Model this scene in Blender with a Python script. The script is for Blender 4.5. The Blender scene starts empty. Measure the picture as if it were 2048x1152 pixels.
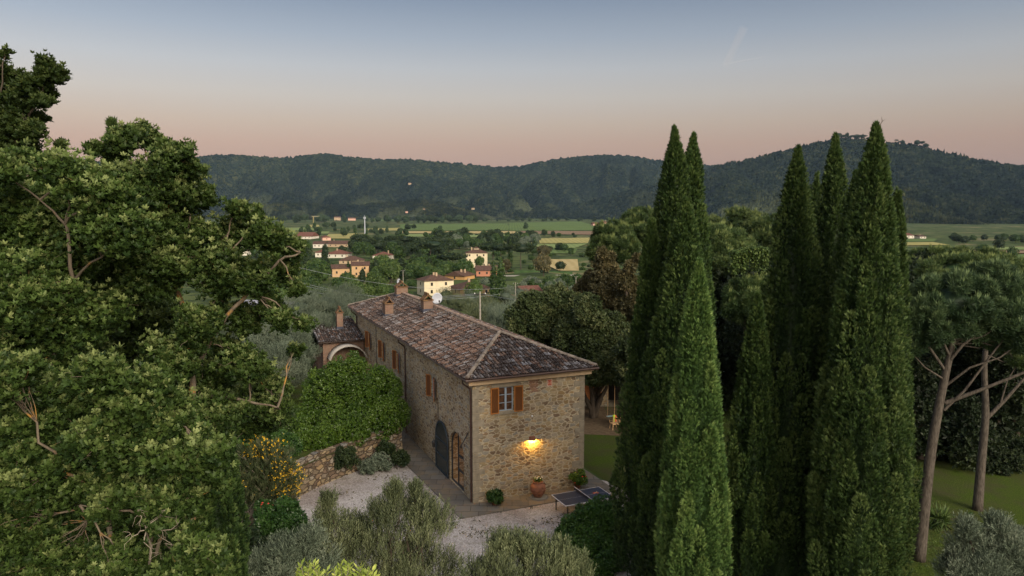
import bpy, bmesh, math, random
import numpy as np
from mathutils import Vector, Matrix

R = math.radians
C = bpy.context.scene.collection
rng = np.random.default_rng(7)
HAZE = 2.3e-5
random.seed(7)

# ------------------------------------------------------------------ camera
F, CX, CY, PITCH, CAMH = 1468.0, 1024.0, 576.0, R(6.07), 15.0
cam_d = bpy.data.cameras.new('camera')
cam = bpy.data.objects.new('camera', cam_d)
C.objects.link(cam)
cam.location = (0, 0, CAMH)
cam.rotation_euler = (R(90) - PITCH, 0, 0)
cam_d.sensor_width = 36
cam_d.lens = 36 * F / 2048
cam_d.clip_end = 30000
bpy.context.scene.camera = cam

# ------------------------------------------------------------------ view, sky, light
sc = bpy.context.scene
sc.view_settings.view_transform = 'Standard'
sc.view_settings.look = 'None'
sc.view_settings.exposure = 0.0
sc.view_settings.gamma = 1.0
sc.cycles.max_bounces = 6
sc.cycles.diffuse_bounces = 3
sc.cycles.glossy_bounces = 2
sc.cycles.transmission_bounces = 4
sc.cycles.volume_bounces = 0
sc.cycles.transparent_max_bounces = 8


def s2l(c):
    return tuple(((x / 255) / 12.92 if x / 255 <= .04045 else ((x / 255 + .055) / 1.055) ** 2.4) for x in c) + (1,)


world = bpy.data.worlds.new('World')
sc.world = world
world.use_nodes = True
nt = world.node_tree
for n in list(nt.nodes):
    nt.nodes.remove(n)
w_out = nt.nodes.new('ShaderNodeOutputWorld')
w_tc = nt.nodes.new('ShaderNodeTexCoord')
w_sep = nt.nodes.new('ShaderNodeSeparateXYZ')
nt.links.new(w_tc.outputs['Generated'], w_sep.inputs[0])
# dusk gradient over elevation (sine of the elevation): a pink band low opposite the sunset, blue above
w_map = nt.nodes.new('ShaderNodeMapRange')
w_map.inputs['From Min'].default_value = -0.1
w_map.inputs['From Max'].default_value = 0.9
nt.links.new(w_sep.outputs['Z'], w_map.inputs['Value'])
w_ramp = nt.nodes.new('ShaderNodeValToRGB')
SKY = [(0.0, (60, 52, 52)), (.10, (165, 137, 134)), (.16, (184, 150, 138)), (.185, (191, 160, 146)),
       (.212, (195, 175, 161)), (.245, (196, 188, 182)), (.282, (186, 188, 193)), (.32, (162, 172, 187)),
       (.37, (130, 145, 168)), (.46, (112, 130, 158)), (1.0, (125, 145, 178))]
el = w_ramp.color_ramp.elements
while len(el) > 1:
    el.remove(el[0])
for i, (p, c) in enumerate(SKY):
    e = el[0] if i == 0 else el.new(p)
    e.position = p
    e.color = s2l(c)
nt.links.new(w_map.outputs[0], w_ramp.inputs[0])
# slightly darker to the right (east) as in the evening sky
w_x = nt.nodes.new('ShaderNodeMapRange')
w_x.inputs['From Min'].default_value = -0.6
w_x.inputs['From Max'].default_value = 0.6
w_x.inputs['To Min'].default_value = 1.08
w_x.inputs['To Max'].default_value = 0.80
nt.links.new(w_sep.outputs['X'], w_x.inputs['Value'])
w_mul = nt.nodes.new('ShaderNodeVectorMath')
w_mul.operation = 'SCALE'
nt.links.new(w_ramp.outputs[0], w_mul.inputs[0])
nt.links.new(w_x.outputs[0], w_mul.inputs['Scale'])
# afterglow on the sunset side, behind the camera to the right
SUNAZ, SUNEL = R(148), R(25)
w_dot = nt.nodes.new('ShaderNodeVectorMath')
w_dot.operation = 'DOT_PRODUCT'
w_dot.inputs[1].default_value = (math.sin(SUNAZ) * .93, math.cos(SUNAZ) * .93, .36)
nt.links.new(w_tc.outputs['Generated'], w_dot.inputs[0])
w_gl = nt.nodes.new('ShaderNodeMapRange')
w_gl.interpolation_type = 'SMOOTHSTEP'
w_gl.inputs['From Min'].default_value = 0.0
w_gl.inputs['From Max'].default_value = 1.0
w_gl.inputs['To Min'].default_value = 0.0
w_gl.inputs['To Max'].default_value = 1.5
nt.links.new(w_dot.outputs['Value'], w_gl.inputs['Value'])
w_gc = nt.nodes.new('ShaderNodeVectorMath')
w_gc.operation = 'SCALE'
w_gc.inputs[0].default_value = (1.0, .84, .62)
nt.links.new(w_gl.outputs[0], w_gc.inputs['Scale'])
w_add = nt.nodes.new('ShaderNodeVectorMath')
w_add.operation = 'ADD'
nt.links.new(w_mul.outputs[0], w_add.inputs[0])
nt.links.new(w_gc.outputs[0], w_add.inputs[1])
w_bg = nt.nodes.new('ShaderNodeBackground')
w_bg.inputs['Strength'].default_value = 1.0
nt.links.new(w_add.outputs[0], w_bg.inputs['Color'])
# low sun sky light
w_sky = nt.nodes.new('ShaderNodeTexSky')
w_sky.sky_type = 'NISHITA'
w_sky.sun_disc = False
w_sky.sun_elevation = R(2)
w_sky.sun_rotation = SUNAZ
w_bg2 = nt.nodes.new('ShaderNodeBackground')
w_bg2.inputs['Strength'].default_value = 0.02
nt.links.new(w_sky.outputs[0], w_bg2.inputs['Color'])
w_sum = nt.nodes.new('ShaderNodeAddShader')
nt.links.new(w_bg.outputs[0], w_sum.inputs[0])
nt.links.new(w_bg2.outputs[0], w_sum.inputs[1])
nt.links.new(w_sum.outputs[0], w_out.inputs['Surface'])

sun_d = bpy.data.lights.new('sun', 'SUN')
sun = bpy.data.objects.new('sun', sun_d)
C.objects.link(sun)
sun_d.energy = 3.7
sun_d.angle = R(26)
sun_d.color = (1.0, .87, .70)
sdir = Vector((math.sin(SUNAZ) * math.cos(SUNEL), math.cos(SUNAZ) * math.cos(SUNEL), math.sin(SUNEL)))
sun.rotation_euler = sdir.to_track_quat('Z', 'Y').to_euler()
sun.location = sdir * 60


# ------------------------------------------------------------------ pixel helpers (photograph 2048 x 1152)
def ray(px, py):
    x, u = (px - CX) / F, -(py - CY) / F
    c, s = math.cos(PITCH), math.sin(PITCH)
    return np.array([x, c + u * s, -s + u * c])


def at(px, py, Y):                       # point seen at a pixel, at forward distance Y
    d = ray(px, py)
    return np.array([0, 0, CAMH]) + d * (Y / d[1])


def gz(px, py, z):                       # point seen at a pixel, at height z
    d = ray(px, py)
    return np.array([0, 0, CAMH]) + d * ((z - CAMH) / d[2])


PROF = np.array([(0, 0), (66, 0), (80, -1.2), (100, -4), (150, -10), (220, -17), (320, -22.5), (400, -23.8),
                 (520, -25), (20000, -25)], float)


def tz(X, Y):
    D = np.hypot(X, Y)
    return np.interp(D, PROF[:, 0], PROF[:, 1])


def gt(px, py):                          # where the pixel's ray meets the terrain
    d = ray(px, py)
    lo = 5.0
    for D in np.geomspace(5, 20000, 700):
        p = np.array([0, 0, CAMH]) + d * (D / math.hypot(d[0], d[1]))
        if p[2] < tz(p[0], p[1]):
            break
        lo = D
    hi = D
    for _ in range(25):
        m = (lo + hi) / 2
        p = np.array([0, 0, CAMH]) + d * (m / math.hypot(d[0], d[1]))
        if p[2] < tz(p[0], p[1]):
            hi = m
        else:
            lo = m
    return p


# ------------------------------------------------------------------ object helpers
def tag(o, label=None, cat=None, group=None, kind=None):
    if label: o['label'] = label
    if cat: o['category'] = cat
    if group: o['group'] = group
    if kind: o['kind'] = kind
    return o


def empty(name, loc=(0, 0, 0), rz=0):
    o = bpy.data.objects.new(name, None)
    C.objects.link(o)
    o.location = loc
    o.rotation_euler = (0, 0, rz)
    o.empty_display_size = .3
    return o


def link(name, me, parent=None):
    o = bpy.data.objects.new(name, me)
    C.objects.link(o)
    if parent: o.parent = parent
    return o


def nmesh(name, V, Fc, mat, parent=None, smooth=False, val=None):
    """V (n,3); Fc (m,k) array of equal-sized faces or a list of arrays; val per-vertex float attribute 'v'"""
    me = bpy.data.meshes.new(name)
    V = np.asarray(V, np.float32)
    Fs = Fc if isinstance(Fc, list) else [Fc]
    Fs = [np.asarray(f, np.int32) for f in Fs if len(f)]
    me.vertices.add(len(V))
    me.vertices.foreach_set('co', V.ravel())
    nl = sum(f.size for f in Fs)
    nf = sum(len(f) for f in Fs)
    me.loops.add(nl)
    me.loops.foreach_set('vertex_index', np.concatenate([f.ravel() for f in Fs]))
    me.polygons.add(nf)
    tot = np.concatenate([np.full(len(f), f.shape[1], np.int32) for f in Fs])
    st = np.concatenate([[0], np.cumsum(tot)[:-1]]).astype(np.int32)
    me.polygons.foreach_set('loop_start', st)
    me.polygons.foreach_set('loop_total', tot)
    if smooth:
        me.polygons.foreach_set('use_smooth', np.ones(nf, bool))
    if val is not None:
        a = me.attributes.new('v', 'FLOAT', 'POINT')
        a.data.foreach_set('value', np.asarray(val, np.float32))
    me.update(calc_edges=True)
    me.materials.append(mat)
    return link(name, me, parent)


class MB:
    """collects shapes, then builds ONE mesh"""
    def __init__(s):
        s.v, s.f, s.val = [], [], []

    def add(s, V, Fc, val=0.5):
        b = len(s.v)
        s.v += [tuple(p) for p in V]
        s.f += [tuple(i + b for i in f) for f in Fc]
        s.val += [val] * len(V) if np.isscalar(val) else list(val)
        return s

    def box(s, x0, x1, y0, y1, z0, z1, val=.5, M=None):
        V = [(x, y, z) for z in (z0, z1) for y in (y0, y1) for x in (x0, x1)]
        if M is not None: V = [tuple(M @ Vector(p)) for p in V]
        return s.add(V, [(0, 2, 3, 1), (4, 5, 7, 6), (0, 1, 5, 4), (2, 6, 7, 3), (0, 4, 6, 2), (1, 3, 7, 5)], val)

    def tube(s, pts, rad, n=6, val=.5, cap=True):
        pts = [Vector(p) for p in pts]
        rad = rad if hasattr(rad, '__len__') else [rad] * len(pts)
        V = []
        up = None
        for i, p in enumerate(pts):
            t = (pts[min(i + 1, len(pts) - 1)] - pts[max(i - 1, 0)])
            if t.length < 1e-9: t = Vector((0, 0, 1))
            t.normalize()
            if up is None:
                up = t.orthogonal().normalized()
            up = (up - t * up.dot(t))
            up = up.normalized() if up.length > 1e-6 else t.orthogonal().normalized()
            b = t.cross(up)
            for k in range(n):
                a = 2 * math.pi * k / n
                V.append(p + (up * math.cos(a) + b * math.sin(a)) * rad[i])
        Fc = []
        for i in range(len(pts) - 1):
            for k in range(n):
                k2 = (k + 1) % n
                Fc.append((i * n + k, i * n + k2, (i + 1) * n + k2, (i + 1) * n + k))
        if cap:
            Fc.append(tuple(range(n))[::-1])
            Fc.append(tuple((len(pts) - 1) * n + k for k in range(n)))
        return s.add(V, Fc, val)

    def lathe(s, prof, n=20, c=(0, 0, 0), val=.5):
        V, Fc = [], []
        for r, z in prof:
            for k in range(n):
                a = 2 * math.pi * k / n
                V.append((c[0] + r * math.cos(a), c[1] + r * math.sin(a), c[2] + z))
        for i in range(len(prof) - 1):
            for k in range(n):
                k2 = (k + 1) % n
                Fc.append((i * n + k, i * n + k2, (i + 1) * n + k2, (i + 1) * n + k))
        return s.add(V, Fc, val)

    def prism(s, poly, h0, h1, val=.5):          # polygon in xy, between heights
        n = len(poly)
        V = [(p[0], p[1], h0) for p in poly] + [(p[0], p[1], h1) for p in poly]
        Fc = [tuple(range(n))[::-1], tuple(range(n, 2 * n))] + [(i, (i + 1) % n, n + (i + 1) % n, n + i) for i in range(n)]
        return s.add(V, Fc, val)

    def build(s, name, mat, parent=None, smooth=False, bevel=0):
        me = bpy.data.meshes.new(name)
        me.from_pydata(s.v, [], s.f)
        a = me.attributes.new('v', 'FLOAT', 'POINT')
        a.data.foreach_set('value', np.asarray(s.val, np.float32))
        bm = bmesh.new()
        bm.from_mesh(me)
        bmesh.ops.recalc_face_normals(bm, faces=bm.faces)
        bm.to_mesh(me)
        bm.free()
        if smooth:
            me.polygons.foreach_set('use_smooth', np.ones(len(me.polygons), bool))
        me.materials.append(mat)
        o = link(name, me, parent)
        if bevel:
            m = o.modifiers.new('bevel', 'BEVEL')
            m.width = bevel
            m.segments = 2
            m.limit_method = 'ANGLE'
        return o


def copy_tree(o, parent=None):
    c = o.copy()
    C.objects.link(c)
    c.parent = parent
    for ch in list(o.children):
        copy_tree(ch, c)
    return c


ORD = ['first', 'second', 'third', 'fourth', 'fifth', 'sixth', 'seventh', 'eighth', 'ninth', 'tenth', 'eleventh', 'twelfth', 'thirteenth', 'fourteenth', 'fifteenth', 'sixteenth', 'seventeenth', 'eighteenth', 'nineteenth', 'twentieth']


# ------------------------------------------------------------------ materials
class NT:
    def __init__(s, name):
        s.m = bpy.data.materials.new(name)
        s.m.use_nodes = True
        s.t = s.m.node_tree
        s.b = s.t.nodes['Principled BSDF']
        s.out = s.t.nodes['Material Output']

    def n(s, typ, **kw):
        n = s.t.nodes.new(typ)
        for k, v in kw.items():
            if k in n.bl_rna.properties and not k.startswith('i_'):
                setattr(n, k, v)
            else:
                key = k[2:] if k.startswith('i_') else k
                key = int(key) if key.isdigit() else key.replace('_', ' ')
                n.inputs[key].default_value = v
        return n

    def l(s, a, b):
        s.t.links.new(a, b)

    def ramp(s, fac, stops, interp='LINEAR'):
        r = s.t.nodes.new('ShaderNodeValToRGB')
        r.color_ramp.interpolation = interp
        e = r.color_ramp.elements
        while len(e) > 1: e.remove(e[0])
        for i, (p, c) in enumerate(stops):
            x = e[0] if i == 0 else e.new(p)
            x.position = p
            x.color = tuple(c) + (1,) if len(c) == 3 else c
        s.l(fac, r.inputs[0])
        return r.outputs[0]

    def mix(s, fac, a, b, mode='MIX'):
        m = s.t.nodes.new('ShaderNodeMix')
        m.data_type = 'RGBA'
        m.blend_type = mode
        for sock, v in ((m.inputs[0], fac), (m.inputs[6], a), (m.inputs[7], b)):
            if hasattr(v, 'links'): s.l(v, sock)
            elif isinstance(v, (int, float)): sock.default_value = v
            else: sock.default_value = tuple(v) + (1,) if len(v) == 3 else v
        return m.outputs[2]

    def math(s, op, a, b=0.0, c=None):
        m = s.t.nodes.new('ShaderNodeMath')
        m.operation = op
        for i, v in enumerate((a, b) if c is None else (a, b, c)):
            if hasattr(v, 'links'): s.l(v, m.inputs[i])
            else: m.inputs[i].default_value = v
        return m.outputs[0]

    def coord(s, which='Object', scale=(1, 1, 1)):
        tc = s.t.nodes.new('ShaderNodeTexCoord')
        mp = s.t.nodes.new('ShaderNodeMapping')
        mp.inputs['Scale'].default_value = scale
        s.l(tc.outputs[which], mp.inputs[0])
        return mp.outputs[0]

    def noise(s, vec, scale, detail=3, rough=.5):
        n = s.t.nodes.new('ShaderNodeTexNoise')
        n.inputs['Scale'].default_value = scale
        n.inputs['Detail'].default_value = detail
        n.inputs['Roughness'].default_value = rough
        s.l(vec, n.inputs['Vector'])
        return n.outputs['Fac']

    def bump(s, h, strength, dist):
        b = s.t.nodes.new('ShaderNodeBump')
        b.inputs['Strength'].default_value = strength
        b.inputs['Distance'].default_value = dist
        s.l(h, b.inputs['Height'])
        s.l(b.outputs[0], s.b.inputs['Normal'])

    def attr(s, name='v'):
        a = s.t.nodes.new('ShaderNodeAttribute')
        a.attribute_name = name
        return a.outputs['Fac']

    def base(s, col, rough=.8, spec=.3):
        if hasattr(col, 'links'): s.l(col, s.b.inputs['Base Color'])
        else: s.b.inputs['Base Color'].default_value = tuple(col) + (1,)
        s.b.inputs['Roughness'].default_value = rough
        s.b.inputs['Specular IOR Level'].default_value = spec
        return s.m


def plain(name, col, rough=.7, spec=.3, var=.25, scale=6):
    t = NT(name)
    v = t.coord()
    n = t.noise(v, scale, 4, .6)
    lo = tuple(c * (1 - var) for c in col)
    hi = tuple(min(1, c * (1 + var)) for c in col)
    return t.base(t.ramp(n, [(.3, lo), (.7, hi)]), rough, spec)


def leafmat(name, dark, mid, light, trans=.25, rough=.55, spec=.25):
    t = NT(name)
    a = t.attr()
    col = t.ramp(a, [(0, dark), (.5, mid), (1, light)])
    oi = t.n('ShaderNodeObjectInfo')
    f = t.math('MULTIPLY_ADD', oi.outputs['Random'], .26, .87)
    sc_ = t.t.nodes.new('ShaderNodeVectorMath')
    sc_.operation = 'SCALE'
    t.l(col, sc_.inputs[0])
    t.l(f, sc_.inputs['Scale'])
    t.base(sc_.outputs[0], rough, spec)
    if trans:
        tr = t.n('ShaderNodeBsdfTranslucent')
        t.l(sc_.outputs[0], tr.inputs['Color'])
        mx = t.n('ShaderNodeMixShader', i_0=trans)
        t.l(t.b.outputs[0], mx.inputs[1])
        t.l(tr.outputs[0], mx.inputs[2])
        t.l(mx.outputs[0], t.out.inputs['Surface'])
    return t.m


def barkmat(name, a, b, c=None, scale=5):
    t = NT(name)
    v = t.coord('Object', (1, 1, .3))
    n = t.noise(v, scale, 6, .7)
    col = t.ramp(n, [(.3, a), (.65, b)])
    if c:
        n2 = t.noise(t.coord(), 1.7, 4, .7)
        col = t.mix(t.ramp(n2, [(.54, (0, 0, 0)), (.64, (1, 1, 1))]), col, c)
    t.base(col, .9, .1)
    t.bump(n, .9, .04)
    return t.m


M = {}
M['oak_leaf'] = leafmat('oak leaves', (.022, .046, .011), (.064, .108, .023), (.240, .285, .105))
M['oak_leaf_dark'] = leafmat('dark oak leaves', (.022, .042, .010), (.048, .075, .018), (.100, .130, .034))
M['cyp'] = leafmat('cypress scales', (.014, .032, .010), (.042, .080, .020), (.110, .160, .045), .1)
M['cyp_bright'] = leafmat('bright cypress scales', (.040, .085, .024), (.100, .185, .048), (.200, .290, .085), .1)
M['cyp_olive'] = leafmat('olive toned cypress scales', (.016, .034, .010), (.046, .084, .022), (.115, .160, .050), .1)
M['pine'] = leafmat('pine needles', (.022, .045, .014), (.052, .090, .026), (.160, .200, .065), .12)
M['pine_blue'] = leafmat('bluish pine needles', (.020, .044, .020), (.050, .090, .036), (.130, .185, .075), .12)
M['olive'] = leafmat('olive leaves', (.050, .068, .034), (.120, .145, .070), (.250, .275, .145), .2)
M['olive_grey'] = leafmat('grey olive leaves', (.070, .095, .066), (.135, .172, .118), (.235, .265, .190), .2)
M['bay'] = leafmat('bay leaves', (.026, .060, .008), (.068, .130, .014), (.130, .205, .030), .2, .4, .4)
M['bay_dark'] = leafmat('round shrub leaves', (.018, .050, .010), (.048, .115, .020), (.105, .195, .040), .2, .4, .4)
M['laurel'] = leafmat('dark shrub leaves', (.018, .048, .012), (.040, .095, .020), (.095, .165, .038), .15, .4, .4)
M['spurge'] = leafmat('pale lime leaves', (.14, .20, .03), (.30, .38, .07), (.50, .55, .14), .25)
M['holm'] = leafmat('holm oak leaves', (.022, .036, .014), (.052, .076, .026), (.135, .150, .062), .15)
M['holm_brown'] = leafmat('brownish holm oak leaves', (.045, .045, .020), (.095, .085, .038), (.170, .140, .065), .15)
M['mid_green'] = leafmat('mid green foliage', (.018, .042, .012), (.040, .080, .018), (.090, .130, .032), .1)
M['mid_bright'] = leafmat('fresh green foliage', (.030, .058, .014), (.062, .105, .024), (.120, .165, .045), .1)
M['mid_dark'] = leafmat('dark foliage', (.012, .025, .010), (.026, .045, .016), (.055, .075, .024), .1)
M['far_green'] = leafmat('far foliage', (.020, .040, .018), (.038, .066, .026), (.075, .105, .040), 0)
M['wood_dark'] = leafmat('dark evergreen leaves', (.007, .014, .006), (.017, .030, .011), (.040, .056, .020), .1)  # very dark evergreen leaf colour of the wood behind the lawn
M['broom'] = leafmat('broom stems', (.030, .050, .020), (.060, .080, .034), (.110, .120, .060), .1)
M['petal'] = plain('yellow petals', (.62, .38, .02), .6, .2, .15, 30)
M['red_petal'] = plain('red petals', (.60, .06, .05), .6, .2, .2, 30)
M['pink_petal'] = plain('pink petals', (.65, .12, .40), .6, .2, .2, 30)
M['white_petal'] = plain('white petals', (.75, .72, .66), .6, .2, .1, 30)
M['bark_oak'] = barkmat('lichened oak bark', (.07, .055, .042), (.20, .165, .125), (.34, .185, .05))
M['bark_dark'] = barkmat('dark bark', (.035, .028, .022), (.10, .08, .062))
M['bark_pine'] = barkmat('pine bark', (.030, .026, .022), (.120, .102, .085), None, 12)
M['bark_grey'] = barkmat('pale dead bark', (.18, .15, .12), (.36, .31, .25))
M['iron'] = plain('dark iron', (.025, .022, .022), .5, .5, .2)
M['gutter'] = plain('brown gutter paint', (.055, .028, .022), .35, .5, .2)
M['cornice'] = plain('cornice plaster', (.46, .34, .22), .85, .2, .12, 3)
M['sandstone'] = plain('grey sandstone', (.27, .235, .18), .9, .15, .25, 3)
M['blue_paint'] = plain('blue grey window paint', (.34, .42, .52), .5, .3, .08)
M['slate_paint'] = plain('slate blue door paint', (.032, .046, .062), .45, .4, .15)
M['white'] = plain('white paint', (.72, .72, .72), .5, .3, .05)
M['dish'] = plain('pale grey dish enamel', (.42, .45, .52), .4, .4, .05)
M['flash'] = plain('lead flashing', (.045, .05, .075), .4, .5, .15)
M['terra'] = plain('terracotta jar', (.25, .105, .062), .75, .3, .3, 5)
M['soil'] = plain('soil', (.06, .04, .025), .95, .1, .3)
M['curtain'] = plain('inner shutter wood', (.20, .10, .055), .7, .2, .15, 4)
M['tabletop'] = plain('dark blue table top', (.030, .036, .060), .35, .45, .1)
M['white_line'] = plain('white line paint', (.62, .62, .66), .5, .3, .05)
M['net'] = plain('net cloth', (.05, .05, .06), .9, .1, .1)
M['wicker'] = plain('pale wicker', (.55, .36, .19), .8, .2, .2, 20)
M['asphalt_grey'] = plain('grey sheet metal', (.30, .30, .34), .45, .5, .15, 1)
M['concrete'] = plain('concrete pole', (.34, .31, .27), .9, .1, .15)
M['wire'] = plain('pale power cable', (.26, .28, .32), .6, .3, .05)
M['dark_in'] = plain('dark interior', (.02, .018, .016), .9, .1, .1)

t = NT('glass')
t.base((.03, .035, .04), .06, .6)
M['glass'] = t.m


def stone_mat(name, stones, mortar, sc3=(2.1, 2.1, 4.6), mort_w=.035, bump=.9, bdist=.05, brick=0.0):
    t = NT(name)
    co = t.coord('Object', sc3)
    wn = t.n('ShaderNodeTexNoise', Scale=1.3, Detail=3.0)
    t.l(co, wn.inputs['Vector'])
    off = t.t.nodes.new('ShaderNodeVectorMath')
    off.operation = 'MULTIPLY_ADD'
    off.inputs[1].default_value = (.9, .9, .9)
    t.l(wn.outputs['Color'], off.inputs[0])
    t.l(co, off.inputs[2])
    v1 = t.n('ShaderNodeTexVoronoi', feature='DISTANCE_TO_EDGE', Scale=1.0, Randomness=.85)
    v2 = t.n('ShaderNodeTexVoronoi', feature='F1', Scale=1.0, Randomness=.85)
    for v in (v1, v2): t.l(off.outputs[0], v.inputs['Vector'])
    cs = t.t.nodes.new('ShaderNodeSeparateXYZ')
    t.l(v2.outputs['Color'], cs.inputs[0])
    n = len(stones)
    col = t.ramp(cs.outputs[0], [(i / n, c) for i, c in enumerate(stones)], 'CONSTANT')
    br = t.math('MULTIPLY_ADD', cs.outputs[1], .42, .80)
    g = t.noise(t.coord(), 9, 5, .65)
    br2 = t.math('MULTIPLY', br, t.math('MULTIPLY_ADD', g, .9, .55))
    scn = t.t.nodes.new('ShaderNodeVectorMath')
    scn.operation = 'SCALE'
    t.l(col, scn.inputs[0])
    t.l(br2, scn.inputs['Scale'])
    edge = t.math('ADD', v1.outputs['Distance'], t.math('MULTIPLY_ADD', g, .06, -.03))
    e = t.n('ShaderNodeMapRange', interpolation_type='SMOOTHSTEP')
    e.inputs['From Min'].default_value = mort_w * .5
    e.inputs['From Max'].default_value = mort_w * 2.2
    t.l(edge, e.inputs['Value'])
    mo = t.mix(g, tuple(c * .8 for c in mortar), mortar)
    # large soft stains
    big = t.noise(t.coord(), .55, 4, .6)
    c2 = t.mix(e.outputs[0], mo, scn.outputs[0])
    c3 = t.mix(t.math('MULTIPLY_ADD', big, 1.6, -.55), c2, (.55, .52, .48), 'MULTIPLY')
    t.base(c3, .92, .12)
    h = t.math('ADD', e.outputs[0], t.math('MULTIPLY', g, .6))
    h2 = t.math('MULTIPLY_ADD', cs.outputs[2], .5, h)
    t.bump(h2, bump, bdist)
    return t.m


STC = [(0.358, 0.280, 0.168), (0.403, 0.319, 0.202), (0.291, 0.224, 0.146), (0.426, 0.342, 0.218), (0.269, 0.190, 0.118), (0.381, 0.325, 0.246),
       (0.336, 0.235, 0.123), (0.314, 0.291, 0.246), (0.403, 0.308, 0.179), (0.347, 0.280, 0.202), (0.213, 0.151, 0.101), (0.381, 0.280, 0.162)]
M['stone'] = stone_mat('rubble stone', STC, (.62, .53, .39), (3.0, 3.0, 5.8), .062, .6)
M['stone_small'] = stone_mat('small rubble stone', STC, (.34, .28, .20), (3.4, 3.4, 7.5), .05, .8, .03)
M['dry_stone'] = stone_mat('dry stone wall', [(a * .68, b * .70, c * .76) for a, b, c in STC], (.13, .10, .075), (2.2, 2.2, 4.5), .05, 1.0, .07)

M['hip_mortar'] = plain('mortared hip tiles', (.22, .185, .155), .9, .1, .45, 3)
# brick
t = NT('brick')
bt = t.n('ShaderNodeTexBrick', Scale=1.0)
bt.inputs['Brick Width'].default_value = .26
bt.inputs['Row Height'].default_value = .065
bt.inputs['Mortar Size'].default_value = .008
bt.inputs['Color1'].default_value = (.23, .115, .075, 1)
bt.inputs['Color2'].default_value = (.14, .075, .055, 1)
bt.inputs['Mortar'].default_value = (.22, .18, .15, 1)
tc = t.n('ShaderNodeTexCoord')
sp = t.n('ShaderNodeSeparateXYZ')
t.l(tc.outputs['Object'], sp.inputs[0])
cb = t.n('ShaderNodeCombineXYZ')
t.l(t.math('ADD', sp.outputs[0], sp.outputs[1]), cb.inputs[0])
t.l(sp.outputs[2], cb.inputs[1])
t.l(cb.outputs[0], bt.inputs['Vector'])
nz = t.noise(t.coord(), 4, 5, .6)
t.base(t.mix(t.ramp(nz, [(.4, (0, 0, 0)), (.7, (1, 1, 1))]), bt.outputs['Color'], (.20, .15, .11)), .9, .1)
t.bump(bt.outputs['Fac'], -.4, .01)
M['brick'] = t.m

# roof tiles: value v picks terracotta / mossy brown / lichen grey
t = NT('old roof tiles')
a = t.attr()
col = t.ramp(a, [(0, (.016, .011, .010)), (.25, (.052, .036, .029)), (.42, (.088, .060, .047)), (.58, (.165, .088, .058)),
                 (.72, (.205, .140, .105)), (.84, (.11, .098, .095)), (1, (.30, .29, .30))])
v = t.coord()
n1 = t.noise(v, 9, 5, .75)
n2 = t.noise(v, 20, 4, .75)
c1 = t.mix(t.ramp(n1, [(.50, (0, 0, 0)), (.58, (1, 1, 1))]), col, (.045, .030, .026))
c2 = t.mix(t.ramp(n2, [(.57, (0, 0, 0)), (.64, (1, 1, 1))]), c1, (.40, .39, .40))
t.base(c2, .9, .15)
t.bump(n1, .5, .02)
M['tile'] = t.m
t = NT('distant roof tiles')
wv = t.noise(t.coord(), 1.2, 6, .7)
t.base(t.ramp(wv, [(.35, (.060, .038, .030)), (.55, (.10, .060, .046)), (.7, (.155, .10, .075))]), .9, .1)
M['far_tile'] = t.m
t = NT('red distant roof tiles')
wv = t.noise(t.coord(), 1.2, 6, .7)
t.base(t.ramp(wv, [(.35, (.10, .045, .035)), (.7, (.20, .095, .07))]), .9, .1)
M['far_tile_red'] = t.m

# louvred shutters: horizontal slats in the material of the panel
t = NT('louvre wood')
sp = t.n('ShaderNodeSeparateXYZ')
t.l(t.coord(), sp.inputs[0])
sn = t.math('SINE', t.math('MULTIPLY', sp.outputs[2], 2 * math.pi / .045))
n1 = t.noise(t.coord('Object', (1, 1, .2)), 12, 4, .6)
t.base(t.mix(n1, (.13, .045, .010), (.22, .080, .018)), .55, .3)
t.bump(sn, .9, .015)
M['louvre'] = t.m
M['wood'] = plain('orange brown shutter wood', (.38, .145, .035), .5, .35, .2, 9)

# ground materials
t = NT('gravel')
v = t.coord()
vo = t.n('ShaderNodeTexVoronoi', Scale=22.0)
t.l(v, vo.inputs['Vector'])
cs = t.n('ShaderNodeSeparateXYZ')
t.l(vo.outputs['Color'], cs.inputs[0])
c0 = t.ramp(cs.outputs[0], [(0, (.24, .22, .21)), (.4, (.36, .335, .325)), (.8, (.45, .42, .41)), (1, (.56, .54, .53))])
nb = t.noise(v, .35, 5, .6)
nb2 = t.noise(v, 2.5, 4, .6)
c1 = t.mix(t.ramp(nb, [(.42, (0, 0, 0)), (.62, (1, 1, 1))]), c0, (.66, .62, .60), 'MULTIPLY')
c2 = t.mix(t.ramp(nb2, [(.55, (0, 0, 0)), (.8, (1, 1, 1))]), c1, (.19, .18, .12))
t.base(c2, .95, .1)
t.bump(vo.outputs['Distance'], -.8, .02)
M['gravel'] = t.m

t = NT('stone paving')
co = t.coord('Object', (1.2, .75, 1))
bt = t.n('ShaderNodeTexBrick', Scale=1.0)
bt.inputs['Brick Width'].default_value = 1.0
bt.inputs['Row Height'].default_value = .55
bt.inputs['Mortar Size'].default_value = .018
bt.inputs['Color1'].default_value = (.155, .145, .13, 1)
bt.inputs['Color2'].default_value = (.105, .095, .085, 1)
bt.inputs['Mortar'].default_value = (.06, .052, .045, 1)
t.l(co, bt.inputs['Vector'])
nz = t.noise(t.coord(), 1.3, 6, .65)
t.base(t.mix(t.ramp(nz, [(.45, (0, 0, 0)), (.75, (1, 1, 1))]), bt.outputs['Color'], (.20, .155, .10)), .85, .2)
t.bump(nz, .3, .03)
M['paving'] = t.m

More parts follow.
